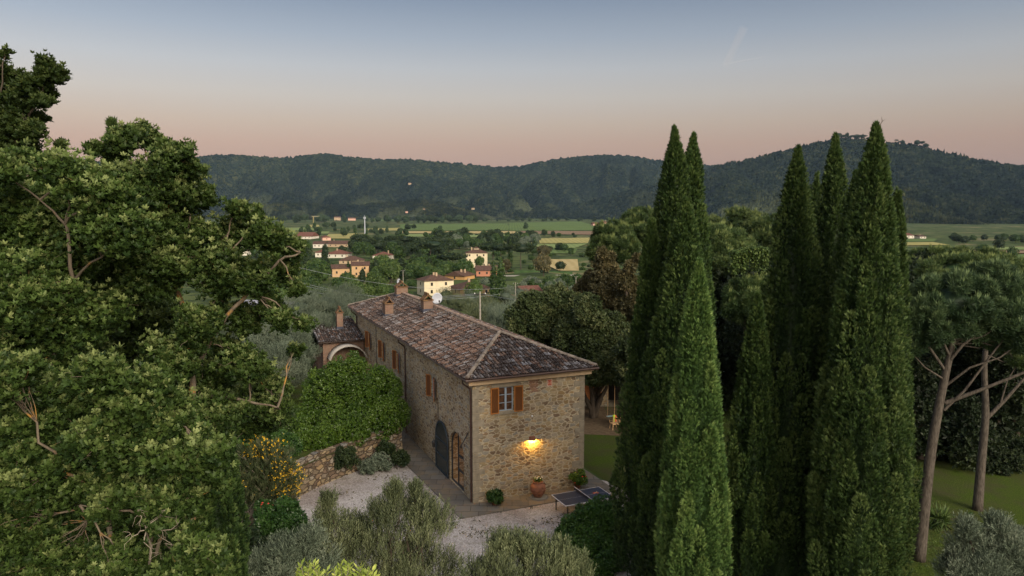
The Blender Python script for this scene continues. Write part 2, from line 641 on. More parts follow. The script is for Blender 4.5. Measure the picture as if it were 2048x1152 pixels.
t = NT('lawn grass')
v = t.coord()
n1 = t.noise(v, .5, 5, .6)
n2 = t.noise(v, 14, 5, .7)
c = t.ramp(n2, [(.3, (.020, .042, .005)), (.5, (.052, .084, .011)), (.72, (.105, .125, .024))])
c = t.mix(t.ramp(n1, [(.40, (0, 0, 0)), (.70, (1, 1, 1))]), c, (.062, .058, .028))
t.base(c, .95, .1)
t.bump(n2, 1, .08)
M['lawn'] = t.m
t = NT('bare soil ground')
n2 = t.noise(t.coord(), 3, 6, .65)
t.base(t.ramp(n2, [(.3, (.085, .058, .036)), (.6, (.15, .11, .07)), (.8, (.12, .13, .04))]), .95, .1)
t.bump(n2, .6, .05)
M['bare'] = t.m
t = NT('countryside ground')
v = t.coord()
n1 = t.noise(v, .012, 5, .6)
n2 = t.noise(v, .25, 5, .7)
c = t.ramp(n1, [(.3, (.060, .085, .026)), (.5, (.085, .115, .036)), (.7, (.13, .135, .050))])
c = t.mix(t.ramp(n2, [(.35, (0, 0, 0)), (.75, (1, 1, 1))]), c, (.05, .075, .022))
n3 = t.noise(v, .045, 5, .65)
c = t.mix(t.ramp(n3, [(.46, (0, 0, 0)), (.56, (1, 1, 1))]), c, (.030, .046, .016))
n4 = t.noise(v, .02, 4, .6)
c = t.mix(t.ramp(n4, [(.56, (0, 0, 0)), (.66, (1, 1, 1))]), c, (.19, .17, .085))
t.base(c, .95, .1)
t.bump(n2, .7, .5)
M['country'] = t.m


def field_mat(name, a, b, rowdir=.3):
    t = NT(name)
    co = t.coord()
    n1 = t.noise(co, .02, 4, .6)
    st = t.n('ShaderNodeTexWave', Scale=.05, Distortion=3.0)
    st.inputs['Detail'].default_value = 3
    t.l(co, st.inputs['Vector'])
    f = t.math('ADD', t.math('MULTIPLY', n1, .7), t.math('MULTIPLY', st.outputs['Fac'], .3))
    return t.base(t.ramp(f, [(.3, a), (.7, b)]), .95, .05)


M['f_green'] = field_mat('green crop', (.085, .130, .042), (.125, .175, .060))
M['f_lime'] = field_mat('pale green crop', (.15, .20, .075), (.21, .26, .10))
M['f_yellow'] = field_mat('ripening wheat', (.26, .24, .085), (.36, .32, .13))
M['f_gold'] = field_mat('golden stubble', (.34, .27, .12), (.42, .34, .17))
M['f_brown'] = field_mat('ploughed soil', (.17, .115, .075), (.24, .17, .11))
M['f_dark'] = field_mat('dark green crop', (.045, .085, .026), (.07, .12, .035))

# forest on the hills: tree crowns a few metres across
def forest_mat(nm, tint):
    t = NT(nm)
    v = t.coord()
    vo = t.n('ShaderNodeTexVoronoi', Scale=.075)
    t.l(v, vo.inputs['Vector'])
    vo2 = t.n('ShaderNodeTexVoronoi', Scale=.03)
    t.l(v, vo2.inputs['Vector'])
    cs = t.n('ShaderNodeSeparateXYZ')
    t.l(vo.outputs['Color'], cs.inputs[0])
    cs2 = t.n('ShaderNodeSeparateXYZ')
    t.l(vo2.outputs['Color'], cs2.inputs[0])
    n1 = t.noise(v, .0022, 6, .6)
    n3 = t.noise(v, .012, 5, .65)
    mixv = t.math('ADD', t.math('MULTIPLY', cs.outputs[0], .42), t.math('ADD', t.math('MULTIPLY', cs2.outputs[0], .2), t.math('MULTIPLY', n3, .45)))
    c = t.ramp(mixv, [(.25, (.002, .005, .006)), (.45, (.006, .012, .010)), (.65, (.017, .026, .016)), (.85, (.040, .047, .027))])
    big = t.noise(v, .0013, 4, .55)
    c = t.mix(t.ramp(big, [(.42, (0, 0, 0)), (.62, (1, 1, 1))]), c, (1.7, 1.5, 1.05), 'MULTIPLY')
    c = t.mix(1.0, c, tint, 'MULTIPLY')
    sz = t.n('ShaderNodeSeparateXYZ')
    t.l(v, sz.inputs[0])
    lowf = t.n('ShaderNodeMapRange')
    lowf.inputs['From Min'].default_value = 130
    lowf.inputs['From Max'].default_value = -20
    t.l(sz.outputs[2], lowf.inputs['Value'])
    clr = t.noise(t.coord('Object', (1, .45, 1)), .0045, 3, .55)
    cf_ = t.math('MULTIPLY', lowf.outputs[0], t.ramp(clr, [(.54, (0, 0, 0)), (.60, (1, 1, 1))]))
    c = t.mix(cf_, c, (.085, .100, .050))
    t.base(c, .95, .05)
    h = t.math('MULTIPLY', vo.outputs['Distance'], -1.0)
    h = t.math('ADD', h, t.math('MULTIPLY', n3, 2.0))
    t.bump(h, 1.0, 14.0)
    return t.m


M['forest'] = forest_mat('hill forest', (1, 1, 1))
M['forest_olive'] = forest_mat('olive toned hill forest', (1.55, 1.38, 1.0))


# ------------------------------------------------------------------ leaf templates (long axis +z, length 1)
def kite(w=.4, bend=0.0):
    return np.array([(0, 0, 0), (w / 2, bend, .5), (0, 0, 1), (-w / 2, bend, .5)], float), np.array([(0, 1, 2, 3)])


def join_t(parts):
    V, Fc, b = [], [], 0
    for v, f in parts:
        V.append(v)
        Fc.append(f + b)
        b += len(v)
    return np.vstack(V), np.vstack(Fc)


def rotm(d, roll):
    d = np.asarray(d, float)
    d = d / np.linalg.norm(d)
    a = np.array([0, 0, 1.]) if abs(d[2]) < .9 else np.array([1., 0, 0])
    x = np.cross(a, d)
    x /= np.linalg.norm(x)
    y = np.cross(d, x)
    c, s = math.cos(roll), math.sin(roll)
    x2, y2 = x * c + y * s, -x * s + y * c
    return np.stack([x2, y2, d], 1)


def oak_leaf():
    ws = [.03, .20, .10, .27, .13, .22, .03]
    zs = [.0, .22, .34, .52, .66, .82, 1.0]
    V, Fc = [], []
    for w, z in zip(ws, zs):
        V += [(-w, -.10 * (z - .4) ** 2, z), (w, -.10 * (z - .4) ** 2, z)]
    for i in range(6):
        Fc.append((2 * i, 2 * i + 1, 2 * i + 3, 2 * i + 2))
    return np.array(V), np.array(Fc)


def oak_leaf_lo():
    ws, zs = [.04, .24, .15, .10], [0, .45, .75, 1.0]
    V, Fc = [], []
    for w, z in zip(ws, zs): V += [(-w, 0, z), (w, 0, z)]
    for i in range(3): Fc.append((2 * i, 2 * i + 1, 2 * i + 3, 2 * i + 2))
    return np.array(V), np.array(Fc)


def spray(leaf, n, spread, seed, ln=1.0, stem=0.0, jit=.25):
    r = random.Random(seed)
    parts = []
    for i in range(n):
        az = i * 2.4 + r.random() * .6
        tilt = spread * (.35 + .65 * r.random())
        d = (math.sin(tilt) * math.cos(az), math.sin(tilt) * math.sin(az), math.cos(tilt))
        v, f = leaf
        s = ln * (1 - jit + 2 * jit * r.random())
        Mx = rotm(d, r.random() * .8 - .4)
        vv = (v * s) @ Mx.T
        vv[:, 2] += stem * (i / max(1, n - 1))
        parts.append((vv, f))
    return join_t(parts)


T_OAK = [spray(oak_leaf(), 7, 1.25, 1), spray(oak_leaf_lo(), 7, 1.3, 2), spray(oak_leaf_lo(), 6, 1.0, 3)]
T_SCALE = spray(kite(.20), 7, .55, 4, 1.0, .5)
T_NEEDLE = spray(kite(.085), 12, 1.15, 5, 1.0, .1)
T_OLIVE = spray(kite(.22, .03), 9, .75, 6, .28, .85)
T_BAY = spray(kite(.42, .05), 5, 1.25, 7)
T_LEAFLET = spray(kite(.55, .06), 3, 1.2, 8)
T_BLADE = spray(kite(.10), 5, .5, 9)


def frames(D, roll=None):
    D = D / np.linalg.norm(D, axis=1, keepdims=True)
    n = len(D)
    rnd = rng.normal(size=(n, 3))
    X = np.cross(rnd, D)
    X /= np.linalg.norm(X, axis=1, keepdims=True) + 1e-9
    Y = np.cross(D, X)
    return np.stack([X, Y, D], 2)        # columns


def replicate(T, P, D, S):
    """template T at points P, long axis along D, sizes S"""
    tv, tf = T
    Fm = frames(D)
    V = np.einsum('nij,vj->nvi', Fm, tv) * S[:, None, None] + P[:, None, :]
    nv = len(tv)
    Fc = tf[None] + (np.arange(len(P)) * nv)[:, None, None]
    return V.reshape(-1, 3), Fc.reshape(-1, tf.shape[1])


def foliage(name, sets, mat, parent=None, core=None):
    """sets: list of (T, P, D, S, val); core: (V, F(quads), val)"""
    Vs, Fs, vals, b = [], [], [], 0
    for T, P, D, S, val in sets:
        V, Fc = replicate(T, P, D, S)
        Vs.append(V)
        Fs.append(Fc + b)
        vals.append(np.repeat(val, len(T[0])))
        b += len(V)
    if core is not None:
        Vs.append(core[0])
        Fs.append(np.asarray(core[1]) + b)
        vals.append(np.full(len(core[0]), core[2]))
    return nmesh(name, np.vstack(Vs), [f for f in Fs], mat, parent, False, np.concatenate(vals))


def sphere_core(blobs, k=.8, nu=12, nv=8):
    Vs, Fs, b = [], [], 0
    for c, r in blobs:
        r = np.asarray(r) * k
        V = []
        for i in range(nv + 1):
            ph = math.pi * i / nv
            for j in range(nu):
                th = 2 * math.pi * j / nu
                jt = 1 + .12 * math.sin(3 * th + i) * math.sin(ph)
                V.append(np.asarray(c) + r * jt * np.array([math.sin(ph) * math.cos(th), math.sin(ph) * math.sin(th), math.cos(ph)]))
        for i in range(nv):
            for j in range(nu):
                Fs.append((b + i * nu + j, b + i * nu + (j + 1) % nu, b + (i + 1) * nu + (j + 1) % nu, b + (i + 1) * nu + j))
        b += len(V)
        Vs += V
    return np.array(Vs), np.array(Fs)


def rdir(n):
    d = rng.normal(size=(n, 3))
    return d / np.linalg.norm(d, axis=1, keepdims=True)


def lobe_points(blobs, n, sub=14, subr=.34, up=.0):
    """points on the lumpy surface of blobs; returns P, N"""
    cs, rs = [], []
    for c, r in blobs:
        c, r = np.asarray(c, float), np.asarray(r, float) * np.ones(3)
        d = rdir(sub)
        d[:, 2] = np.abs(d[:, 2]) * .9 - .35 if up else d[:, 2]
        for k in range(sub):
            cs.append(c + d[k] * r * .78)
            rs.append(r * subr * rng.uniform(.7, 1.25))
    cs, rs = np.array(cs), np.array(rs)
    w = (rs.prod(1)) ** (2 / 3)
    idx = rng.choice(len(cs), int(n * 1.7), p=w / w.sum())
    d = rdir(len(idx))
    rad = rng.uniform(.8, 1.08, (len(idx), 1))
    P = cs[idx] + d * rs[idx] * rad
    N = d
    # throw away what lies deep inside the main blobs
    keep = np.ones(len(P), bool)
    for c, r in blobs:
        q = (P - np.asarray(c)) / (np.asarray(r, float) * np.ones(3))
        keep &= (q ** 2).sum(1) > .36
    P, N = P[keep][:n], N[keep][:n]
    lob = rng.uniform(0, 1, len(cs))[idx][keep][:n]
    return P, N, lob


def leafy_crown(blobs, n, T, size, mat, parent, sub=14, subr=.34, upb=.5, core=.5, name='crown', lobv=.5):
    P, N, lob = lobe_points(blobs, n, sub, subr)
    D = N + rdir(len(P)) * .7 + np.array([0, 0, upb])
    S = size * rng.uniform(.65, 1.3, len(P))
    val = np.clip(lob * lobv + rng.uniform(0, 1, len(P)) * (1 - lobv), 0, 1)
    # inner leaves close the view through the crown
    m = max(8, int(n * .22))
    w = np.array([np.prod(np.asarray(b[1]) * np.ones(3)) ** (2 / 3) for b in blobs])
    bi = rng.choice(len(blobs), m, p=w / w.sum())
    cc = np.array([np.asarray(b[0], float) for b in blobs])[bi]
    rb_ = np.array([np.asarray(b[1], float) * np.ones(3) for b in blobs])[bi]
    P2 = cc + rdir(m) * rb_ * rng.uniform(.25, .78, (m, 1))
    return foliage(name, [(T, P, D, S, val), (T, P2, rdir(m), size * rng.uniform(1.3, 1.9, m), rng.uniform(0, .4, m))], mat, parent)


def wiggle(a, b, n=6, amp=.1, sag=0.0, rr=random):
    a, b = Vector(a), Vector(b)
    L = (b - a).length
    pts = []
    for i in range(n + 1):
        t_ = i / n
        p = a.lerp(b, t_)
        if 0 < i:
            p += Vector((rr.uniform(-1, 1), rr.uniform(-1, 1), rr.uniform(-1, 1))) * amp * L * (.3 + .7 * math.sin(math.pi * t_)) * (0 if i == n else 1)
        p.z += sag * math.sin(math.pi * t_) * L
        pts.append(p)
    return pts


def taper(r0, r1, n):
    return [r0 + (r1 - r0) * (i / n) ** .8 for i in range(n + 1)]


# ------------------------------------------------------------------ terrain
def polar_ground():
    rs = np.concatenate([np.linspace(0.5, 60, 40), np.geomspace(62, 600, 70), np.geomspace(620, 14000, 60)])
    th = np.linspace(0, 2 * math.pi, 181)[:-1]
    Rr, Th = np.meshgrid(rs, th, indexing='ij')
    X, Y = Rr * np.sin(Th), Rr * np.cos(Th)
    Z = tz(X, Y)
    Z = Z + np.where(Rr > 80, .35 * np.sin(X * .09) * np.cos(Y * .07), 0)
    V = np.stack([X, Y, Z], -1).reshape(-1, 3)
    nr, nt_ = len(rs), len(th)
    i, j = np.meshgrid(np.arange(nr - 1), np.arange(nt_), indexing='ij')
    j2 = (j + 1) % nt_
    Fc = np.stack([i * nt_ + j, i * nt_ + j2, (i + 1) * nt_ + j2, (i + 1) * nt_ + j], -1).reshape(-1, 4)
    o = nmesh('ground', V, Fc, M['country'], None, True)
    tag(o, kind='structure')


polar_ground()

# hills: ridge lines read from the photograph, given real distance
wv_k = rng.normal(size=(40, 2))
wv_p = rng.uniform(0, 6.28, 40)


def fbm(x, y, s, octs=4, seed=0):
    out = np.zeros_like(x)
    amp, f = 1.0, 1.0 / s
    for o in range(octs):
        acc = 0
        for k in range(5):
            kk = wv_k[(o * 5 + k + seed) % 40]
            kn = kk / np.linalg.norm(kk)
            acc = acc + np.sin((x * kn[0] + y * kn[1]) * f * 6.28 + wv_p[(o * 5 + k + seed * 3) % 40])
        out += amp * acc / 3
        amp *= .5
        f *= 2.03
    return out


def hill_mass(name, ridge, Dr, Df, foot_pow, seed, gully=28, az0=None, az1=None, nr=260, na=1000, mt='forest'):
    """ridge: list of (px, py); Dr ridge distance, Df foot distance"""
    pxs = np.array([p[0] for p in ridge], float)
    pys = np.array([p[1] for p in ridge], float)
    px = np.linspace(pxs[0], pxs[-1], na)
    py = np.interp(px, pxs, pys)
    k = np.ones(9) / 9
    py = np.convolve(np.pad(py, 4, mode='edge'), k, 'valid')
    dirs = np.array([ray(a, b) for a, b in zip(px, py)])
    hd = np.hypot(dirs[:, 0], dirs[:, 1])
    ux, uy, tang = dirs[:, 0] / hd, dirs[:, 1] / hd, dirs[:, 2] / hd
    DR = Dr(px) if callable(Dr) else np.full(na, float(Dr))
    DF = Df(px) if callable(Df) else np.full(na, float(Df))
    top = CAMH + tang * DR                      # ridge height
    t_ = np.concatenate([np.linspace(0, 1, nr), 1 + np.linspace(.03, .5, 14)])
    T_, I = np.meshgrid(t_, np.arange(na), indexing='ij')
    dist = DF[I] + (DR - DF)[I] * T_
    X, Y = ux[I] * dist, uy[I] * dist
    base = -27.0
    s_ = np.clip(T_, 0, 1)
    prof = s_ ** foot_pow
    prof = np.where(T_ > 1, 1 - (T_ - 1) * 1.2, prof)
    Z = base + (top[I] - base) * prof
    g = np.abs(fbm(X + .45 * Y, Y * .30, 1150, 3, seed))
    g2 = np.abs(fbm(X - .3 * Y, Y * .35, 620, 2, seed + 9))
    env = np.sin(math.pi * np.clip(s_, 0, 1) ** 1.3) ** .7 * (T_ <= 1)
    Z -= gully * 4.2 * (1 - np.minimum(1, g * 1.3)) ** 1.3 * env + gully * 1.2 * (1 - np.minimum(1, g2 * 1.4)) ** 1.4 * env
    Z = np.maximum(Z, -34)
    Z += 3.0 * fbm(X, Y, 60, 2, seed + 5) * np.clip(s_ * 4, 0, 1)
    Z += 3.6 * rng.normal(size=Z.shape) * np.clip(s_ * 5, 0, 1)
    Z += 3.2 * rng.normal(size=Z.shape) * np.clip((T_ - .9) * 8, 0, .6)
    V = np.stack([X, Y, Z], -1).reshape(-1, 3)
    n0 = len(t_)
    i, j = np.meshgrid(np.arange(n0 - 1), np.arange(na - 1), indexing='ij')
    Fc = np.stack([i * na + j, i * na + j + 1, (i + 1) * na + j + 1, (i + 1) * na + j], -1).reshape(-1, 4)
    o = nmesh(name, V, Fc, M[mt], None, True)
    tag(o, kind='structure')

    def zat(px_, t1):
        """point on the hill face at azimuth px, fraction t1 of the slope"""
        ii = int(np.clip(np.searchsorted(px, px_), 0, na - 1))
        jj = int(np.clip(round(t1 * (nr - 1)), 0, nr - 1))
        return np.array([X[jj, ii], Y[jj, ii], Z[jj, ii]])
    return zat


RIDGE_BACK = [(-500, 330), (-200, 322), (0, 305), (60, 303), (130, 314), (190, 322), (260, 328), (340, 322), (395, 313),
              (440, 308), (500, 311), (560, 315), (610, 311), (650, 306), (700, 313), (760, 318), (820, 318), (870, 323),
              (920, 326), (980, 333), (1030, 333), (1060, 328), (1100, 319), (1150, 313), (1210, 309), (1260, 311), (1320, 321),
              (1380, 330), (1440, 330), (1500, 330), (1700, 330), (2000, 330), (2600, 330)]
hz_back = hill_mass('hills', RIDGE_BACK, 5200, 3000, 1.25, 3, 60, na=1200)
RIDGE_MID = [(900, 441), (1000, 441), (1060, 432), (1130, 415), (1200, 396), (1290, 372), (1380, 350), (1440, 328), (1500, 316),
             (1560, 303), (1600, 293), (1640, 283), (1680, 276), (1720, 277), (1770, 282), (1830, 289), (1900, 305), (1960, 318),
             (2048, 333), (2200, 350), (2600, 380)]
hz_mid = hill_mass('hills', RIDGE_MID, 3700, 2350, 1.2, 11, 42)
RIDGE_SPUR = [(380, 441), (440, 425), (520, 408), (600, 404), (680, 412), (760, 405), (840, 398), (900, 408), (960, 428), (1010, 441)]
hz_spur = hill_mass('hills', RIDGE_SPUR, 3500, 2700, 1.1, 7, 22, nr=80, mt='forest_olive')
RIDGE_SPUR2 = [(1380, 470), (1440, 440), (1500, 405), (1560, 380), (1640, 362), (1720, 358), (1800, 372), (1880, 388), (1960, 410), (2048, 425), (2300, 445)]
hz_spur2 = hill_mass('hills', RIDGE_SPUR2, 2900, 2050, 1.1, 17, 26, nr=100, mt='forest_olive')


def ground_poly(name, pts, mat, z, kind='structure', sub=False):
    """flat sheet on a polygon of world points"""
    me = bpy.data.meshes.new(name)
    V = [(p[0], p[1], z if z is not None else tz(p[0], p[1]) + .5) for p in pts]
    me.from_pydata(V, [], [tuple(range(len(V)))])
    me.materials.append(mat)
    o = link(name, me)
    if o.data.polygons[0].normal.z < 0: me.flip_normals()
    tag(o, kind=kind)
    return o


# fields of the valley floor (pixel outlines projected on the plain)
FIELDS = [
    ('f_green', [(800, 449), (1015, 447), (1020, 461), (800, 462)]), ('f_green', [(1018, 446), (1160, 443), (1190, 452), (1235, 461), (1018, 462)]),
    ('f_brown', [(1040, 462.5), (1238, 463), (1230, 471), (1050, 468)]), ('f_gold', [(805, 463), (1030, 463), (1040, 468), (805, 467)]),
    ('f_lime', [(810, 468.5), (1050, 469.5), (1060, 476), (812, 474)]), ('f_yellow', [(1058, 478), (1180, 476), (1176, 487), (1062, 488)]),
    ('f_lime', [(1064, 489), (1176, 488), (1150, 497), (1080, 497)]), ('f_green', [(1085, 498), (1155, 498), (1150, 508), (1100, 508)]),
    ('f_gold', [(1098, 520), (1155, 520), (1158, 542), (1118, 542), (1098, 534)]), ('f_dark', [(1028, 541), (1145, 544), (1145, 551), (1030, 550)]),
    ('f_yellow', [(1045, 552.5), (1150, 552), (1150, 561), (1060, 560)]), ('f_yellow', [(942, 553), (1000, 554), (1066, 573), (1040, 576), (950, 562)]),
    ('f_yellow', [(617, 450), (637, 450), (640, 455), (617, 455)]), ('f_lime', [(520, 456), (642, 456), (645, 461.5), (520, 461.5)]),
    ('f_yellow', [(657, 469), (715, 467), (711, 478), (650, 478)]), ('f_lime', [(520, 464), (660, 463.5), (655, 468), (520, 468)]),
    ('f_green', [(745, 437.5), (800, 437), (804, 441.5), (740, 442)]), ('f_yellow', [(735, 458), (800, 456), (810, 461), (738, 463)]),
    ('f_green', [(1700, 480), (1875, 478), (1868, 484), (1700, 486)]), ('f_yellow', [(1700, 487), (1866, 485), (1900, 491), (1700, 493)]),
    ('f_lime', [(1960, 494), (2080, 496), (2080, 501), (1950, 500)]), ('f_brown', [(1900, 501.5), (2080, 502.5), (2080, 508), (1900, 507)]),
    ('f_green', [(1850, 509), (2080, 510), (2080, 520), (1850, 520)]), ('f_green', [(1500, 470), (1690, 470), (1690, 480), (1500, 482)]),
    ('f_lime', [(790, 530), (850, 528), (862, 540), (800, 545)]),
]
for m, poly in FIELDS:
    o = ground_poly('field', [gt(x, y) for x, y in poly], M[m], -24.3)
# pale road across the plain
ground_poly('road', [gt(1000, 551), gt(1150, 549.8), gt(1150, 551.6), gt(1000, 553)], M['concrete'], -24.1)

# ------------------------------------------------------------------ near ground
HC = np.array([-1.99, 36.25])
YAW = .4064
HW, HL, HH, EZ, RISE, SF, OV = 6.42, 29.4, 6.30, 6.68, 1.35, 4.2, .45
ax = np.array([math.cos(YAW), math.sin(YAW)])
ay = np.array([-math.sin(YAW), math.cos(YAW)])


def hl(x, y):                        # house-local to world xy
    p = HC + ax * x + ay * y
    return (float(p[0]), float(p[1]))


def loc(P):                          # world to house-local
    d = np.asarray(P)[:2] - HC
    return float(d @ ax), float(d @ ay)


def on_front(px, py, off=0.0):       # pixel -> local x, z on the front facade
    d = ray(px, py)
    n = ay
    s = ((HC + ay * off) @ n) / (d[:2] @ n)
    p = np.array([0, 0, CAMH]) + d * s
    return float((p[:2] - HC) @ ax), float(p[2])


def on_left(px, py):
    d = ray(px, py)
    s = (HC @ ax) / (d[:2] @ ax)
    p = np.array([0, 0, CAMH]) + d * s
    return float((p[:2] - HC) @ ay), float(p[2])


# retaining wall line on the ground
WL = [gz(806, 908, 0)[:2], gz(730, 936, 0)[:2], gz(650, 968, 0)[:2], gz(585, 1000, 0)[:2], gz(530, 1050, 0)[:2], gz(500, 1100, 0)[:2],
      gz(480, 1170, 0)[:2], gz(470, 1280, 0)[:2]]
TERR = 1.55
terr_poly = [tuple(p) for p in WL] + [(-9.5, 12), (-60, 12), (-60, 75), hl(-2.3, 33), hl(-2.3, 12)]
ground_poly('terrace_ground', [(p[0], p[1]) for p in terr_poly], M['lawn'], TERR)
side = MB()
ground_poly('courtyard_gravel', [(-14, 14), (16, 14), (16, 33), hl(9.0, -1.2), hl(7.6, 0.5), hl(-.2, .3), hl(-.2, 20), (-14, 44)], M['gravel'], .004)
gx = [hl(6.6, -2.0), hl(9.3, -2.4), hl(8.0, 0), hl(8.2, 30), hl(30, 40), hl(50, 10), (40, 14), (12, 12), (9, 24), (9.5, 30)]
ground_poly('lawn', [hl(7.9, 0.2), hl(8.0, 34), hl(60, 34), (60, 12), (9, 12), (7.2, 26), (8.6, 33)], M['lawn'], .008)
ground_poly('lawn', [hl(-2.3, 32), hl(-2.3, 12), hl(-30, 12), hl(-30, 45), hl(5, 45), hl(5, 32)], M['lawn'], .006)
# bare soil under the swing trees and between the pines
b0 = [gz(1150, 868, 0), gz(1245, 872, 0), gz(1290, 860, 0), gz(1290, 795, 0), gz(1230, 788, 0), gz(1150, 800, 0)]
ground_poly('bare_soil', [(p[0], p[1]) for p in b0], M['bare'], .014)
# paving round the house
pv = MB()
fe = [loc(gz(918, 1039, 0)), loc(gz(1112, 1004, 0)), loc(gz(820, 924, 0)), loc(gz(911, 1026, 0))]
lw = fe[3][0]
pv.prism([hl(lw, fe[0][1]), hl(HW + 1.2, fe[1][1]), hl(HW + 1.25, 0), hl(HW, 0), hl(0, 0), hl(0, HL), hl(-1.9, HL), hl(-1.9, 12)], -.1, .05)
pv.build('pavement', M['paving'])
tag(bpy.data.objects['pavement'], kind='structure')
pv = MB()
pv.prism([hl(HW, 0.004), hl(HW + 1.25, 0.004), hl(HW + 1.3, HL), hl(HW, HL)], -.1, .046)
o = pv.build('pavement', M['paving'])
tag(o, kind='structure')


# ------------------------------------------------------------------ the stone farmhouse
house = empty('stone_farmhouse', (HC[0], HC[1], 0), YAW)
tag(house, 'long two storey stone farmhouse with tiled hip roof, brown shutters and arched doorway', 'house')


def boolean(obj, cutters, coll_name='cut'):
    for c in cutters:
        m = obj.modifiers.new('b', 'BOOLEAN')
        m.operation = 'DIFFERENCE'
        m.solver = 'EXACT'
        m.object = c
    dg = bpy.context.evaluated_depsgraph_get()
    me = bpy.data.meshes.new_from_object(obj.evaluated_get(dg))
    obj.modifiers.clear()
    obj.data = me
    for c in cutters:
        bpy.data.objects.remove(c, do_unlink=True)


wall = MB().box(0, HW, 0, HL, -.3, HH).build('wall', M['stone'], house)
cut = []


def cbox(x0, x1, y0, y1, z0, z1):
    o = MB().box(x0, x1, y0, y1, z0, z1).build('cutter', M['stone'], house)
    cut.append(o)


# front window opening
fx0, fz1 = on_front(998, 773)
fx1, fz0 = on_front(1027, 823)
fz0, fz1 = on_front(1012, 822)[1], on_front(1012, 774)[1]
cbox(fx0, fx1, -.5, .22, fz0, fz1)
# four left-hand windows: openings between their shutters
LWIN = []
for (xa, ya, xb, yb) in [(736, 650, 741, 680), (763, 668, 768, 698), (792, 686, 798, 718), (861.5, 735, 869.5, 772)]:
    y_a = on_left(xb, ya)[0]
    y_b = on_left(xa, ya)[0]
    zt_ = on_left((xa + xb) / 2, ya)[1]
    zb_ = on_left((xa + xb) / 2, yb)[1]
    yc = (y_a + y_b) / 2
    LWIN.append((yc - .40, yc + .40, 3.95, 5.22))
    cbox(-.5, .22, yc - .40, yc + .40, 3.95, 5.22)


def arch_poly(y0, y1, ztop, n=14):
    r = (y1 - y0) / 2
    yc = (y0 + y1) / 2
    zs = ztop - r * .95
    pts = [(y0, 0.05), (y0, zs)]
    for i in range(1, n):
        a = math.pi * (1 - i / n)
        pts.append((yc + r * math.cos(a), zs + r * .95 * math.sin(a)))
    pts += [(y1, zs), (y1, 0.05)]
    return pts


def arch_solid(y0, y1, ztop, x0, x1, inset=0.0):
    pts = arch_poly(y0 + inset, y1 - inset, ztop - inset)
    n = len(pts)
    V = [(x0, p[0], p[1]) for p in pts] + [(x1, p[0], p[1]) for p in pts]
    Fc = [tuple(range(n)), tuple(range(n, 2 * n))[::-1]] + [(i, (i + 1) % n, n + (i + 1) % n, n + i) for i in range(n)]
    return V, Fc


ya = on_left(928, 985)[0]
yb = on_left(900, 955)[0]
ay0, ay1 = min(ya, yb), max(ya, yb)
atop = on_left(909, 861)[1]
mb = MB()
mb.add(*arch_solid(ay0, ay1, atop, -.5, .9))
cut.append(mb.build('cutter', M['stone'], house))
cbox(.85, HW - .4, max(.4, ay0 - 1.0), ay1 + 1.6, .05, 2.9)
# ventilation recesses
cbox(-.5, .15, on_left(871, 835)[0] - .18, on_left(871, 835)[0] + .18, on_left(871, 835)[1] - .2, on_left(871, 835)[1] + .2)
vx, vz = on_front(1126, 974)
cbox(vx - .10, vx + .10, -.4, .15, max(.12, vz - .1), max(.12, vz - .1) + .2)
boolean(wall, cut)

# inside of the entrance hall
room = MB()
ry0, ry1 = max(.4, ay0 - 1.0) + .01, ay1 + 1.59
room.box(.90, HW - .45, ry0, ry1, .04, .066)
ro = room.build('hall_floor', M['terra'], house)
MB().box(HW - .47, HW - .42, ry0 + .03, ry1 - .03, .07, 2.88).build('hall_wall', plain('ochre hall plaster', (.42, .22, .09), .9), house)

# quoins at the corners, set 15 mm proud
for (qx, sx) in ((0, 1), (HW, -1)):
    q = MB()
    z = .02
    k = 0
    while z < HH - .32:
        h = random.uniform(.26, .40)
        w1, w2 = (.62, .30) if k % 2 else (.34, .55)
        w1 *= random.uniform(.85, 1.2)
        xa, xb = (qx - .014, qx + w1) if sx > 0 else (qx - w1, qx + .014)
        q.box(xa, xb, -.014, w2, z + .006, z + h - .006, random.random())
        z += h
        k += 1
    t = q.build('quoin', M['sandstone'], house)
    t.modifiers.new('b', 'BEVEL').width = .012

# cornice and gutters
cn = MB()
cn.box(-.28, HW + .28, -.28, 0, HH - .04, HH + .30)
cn.box(-.36, HW + .36, -.36, -.28, HH + .14, HH + .295)
cn.build('cornice', M['cornice'], house)
cn = MB()
cn.box(-.22, 0, 0.003, HL, HH - .04, HH + .30)
cn.box(HW, HW + .22, 0.003, HL, HH - .04, HH + .30)
cn.box(-.22, HW + .22, HL, HL + .22, HH - .04, HH + .30)
cn.build('eaves', M['sandstone'], house)
gu = MB()
ge = EZ - .10
loop = [(-OV - .05, -OV - .05, ge), (HW + OV + .05, -OV - .05, ge)]
gu.tube([(-OV - .1, -OV - .05, ge), (HW + OV + .12, -OV - .05, ge + .02)], .075, 8)
gu.tube([(-OV - .05, -OV - .1, ge), (-OV - .05, HL + OV, ge)], .075, 8)
gu.tube([(HW + OV + .05, -OV - .1, ge), (HW + OV + .05, HL + OV, ge)], .075, 8)
gu.build('gutter', M['gutter'], house)


def downpipe(y, zb=.1, r=.045, x=-.07):
    d = MB()
    d.tube([(-OV - .05, y, ge - .05), (-OV - .05, y, ge - .25), (x - .05, y, ge - .55), (x, y, ge - .75), (x, y, zb)], r, 8)
    for z in np.arange(1.0, 5.5, 1.5): d.box(x - .06, 0, y - .06, y + .06, z, z + .03)
    return d.build('downpipe', M['gutter'], house)


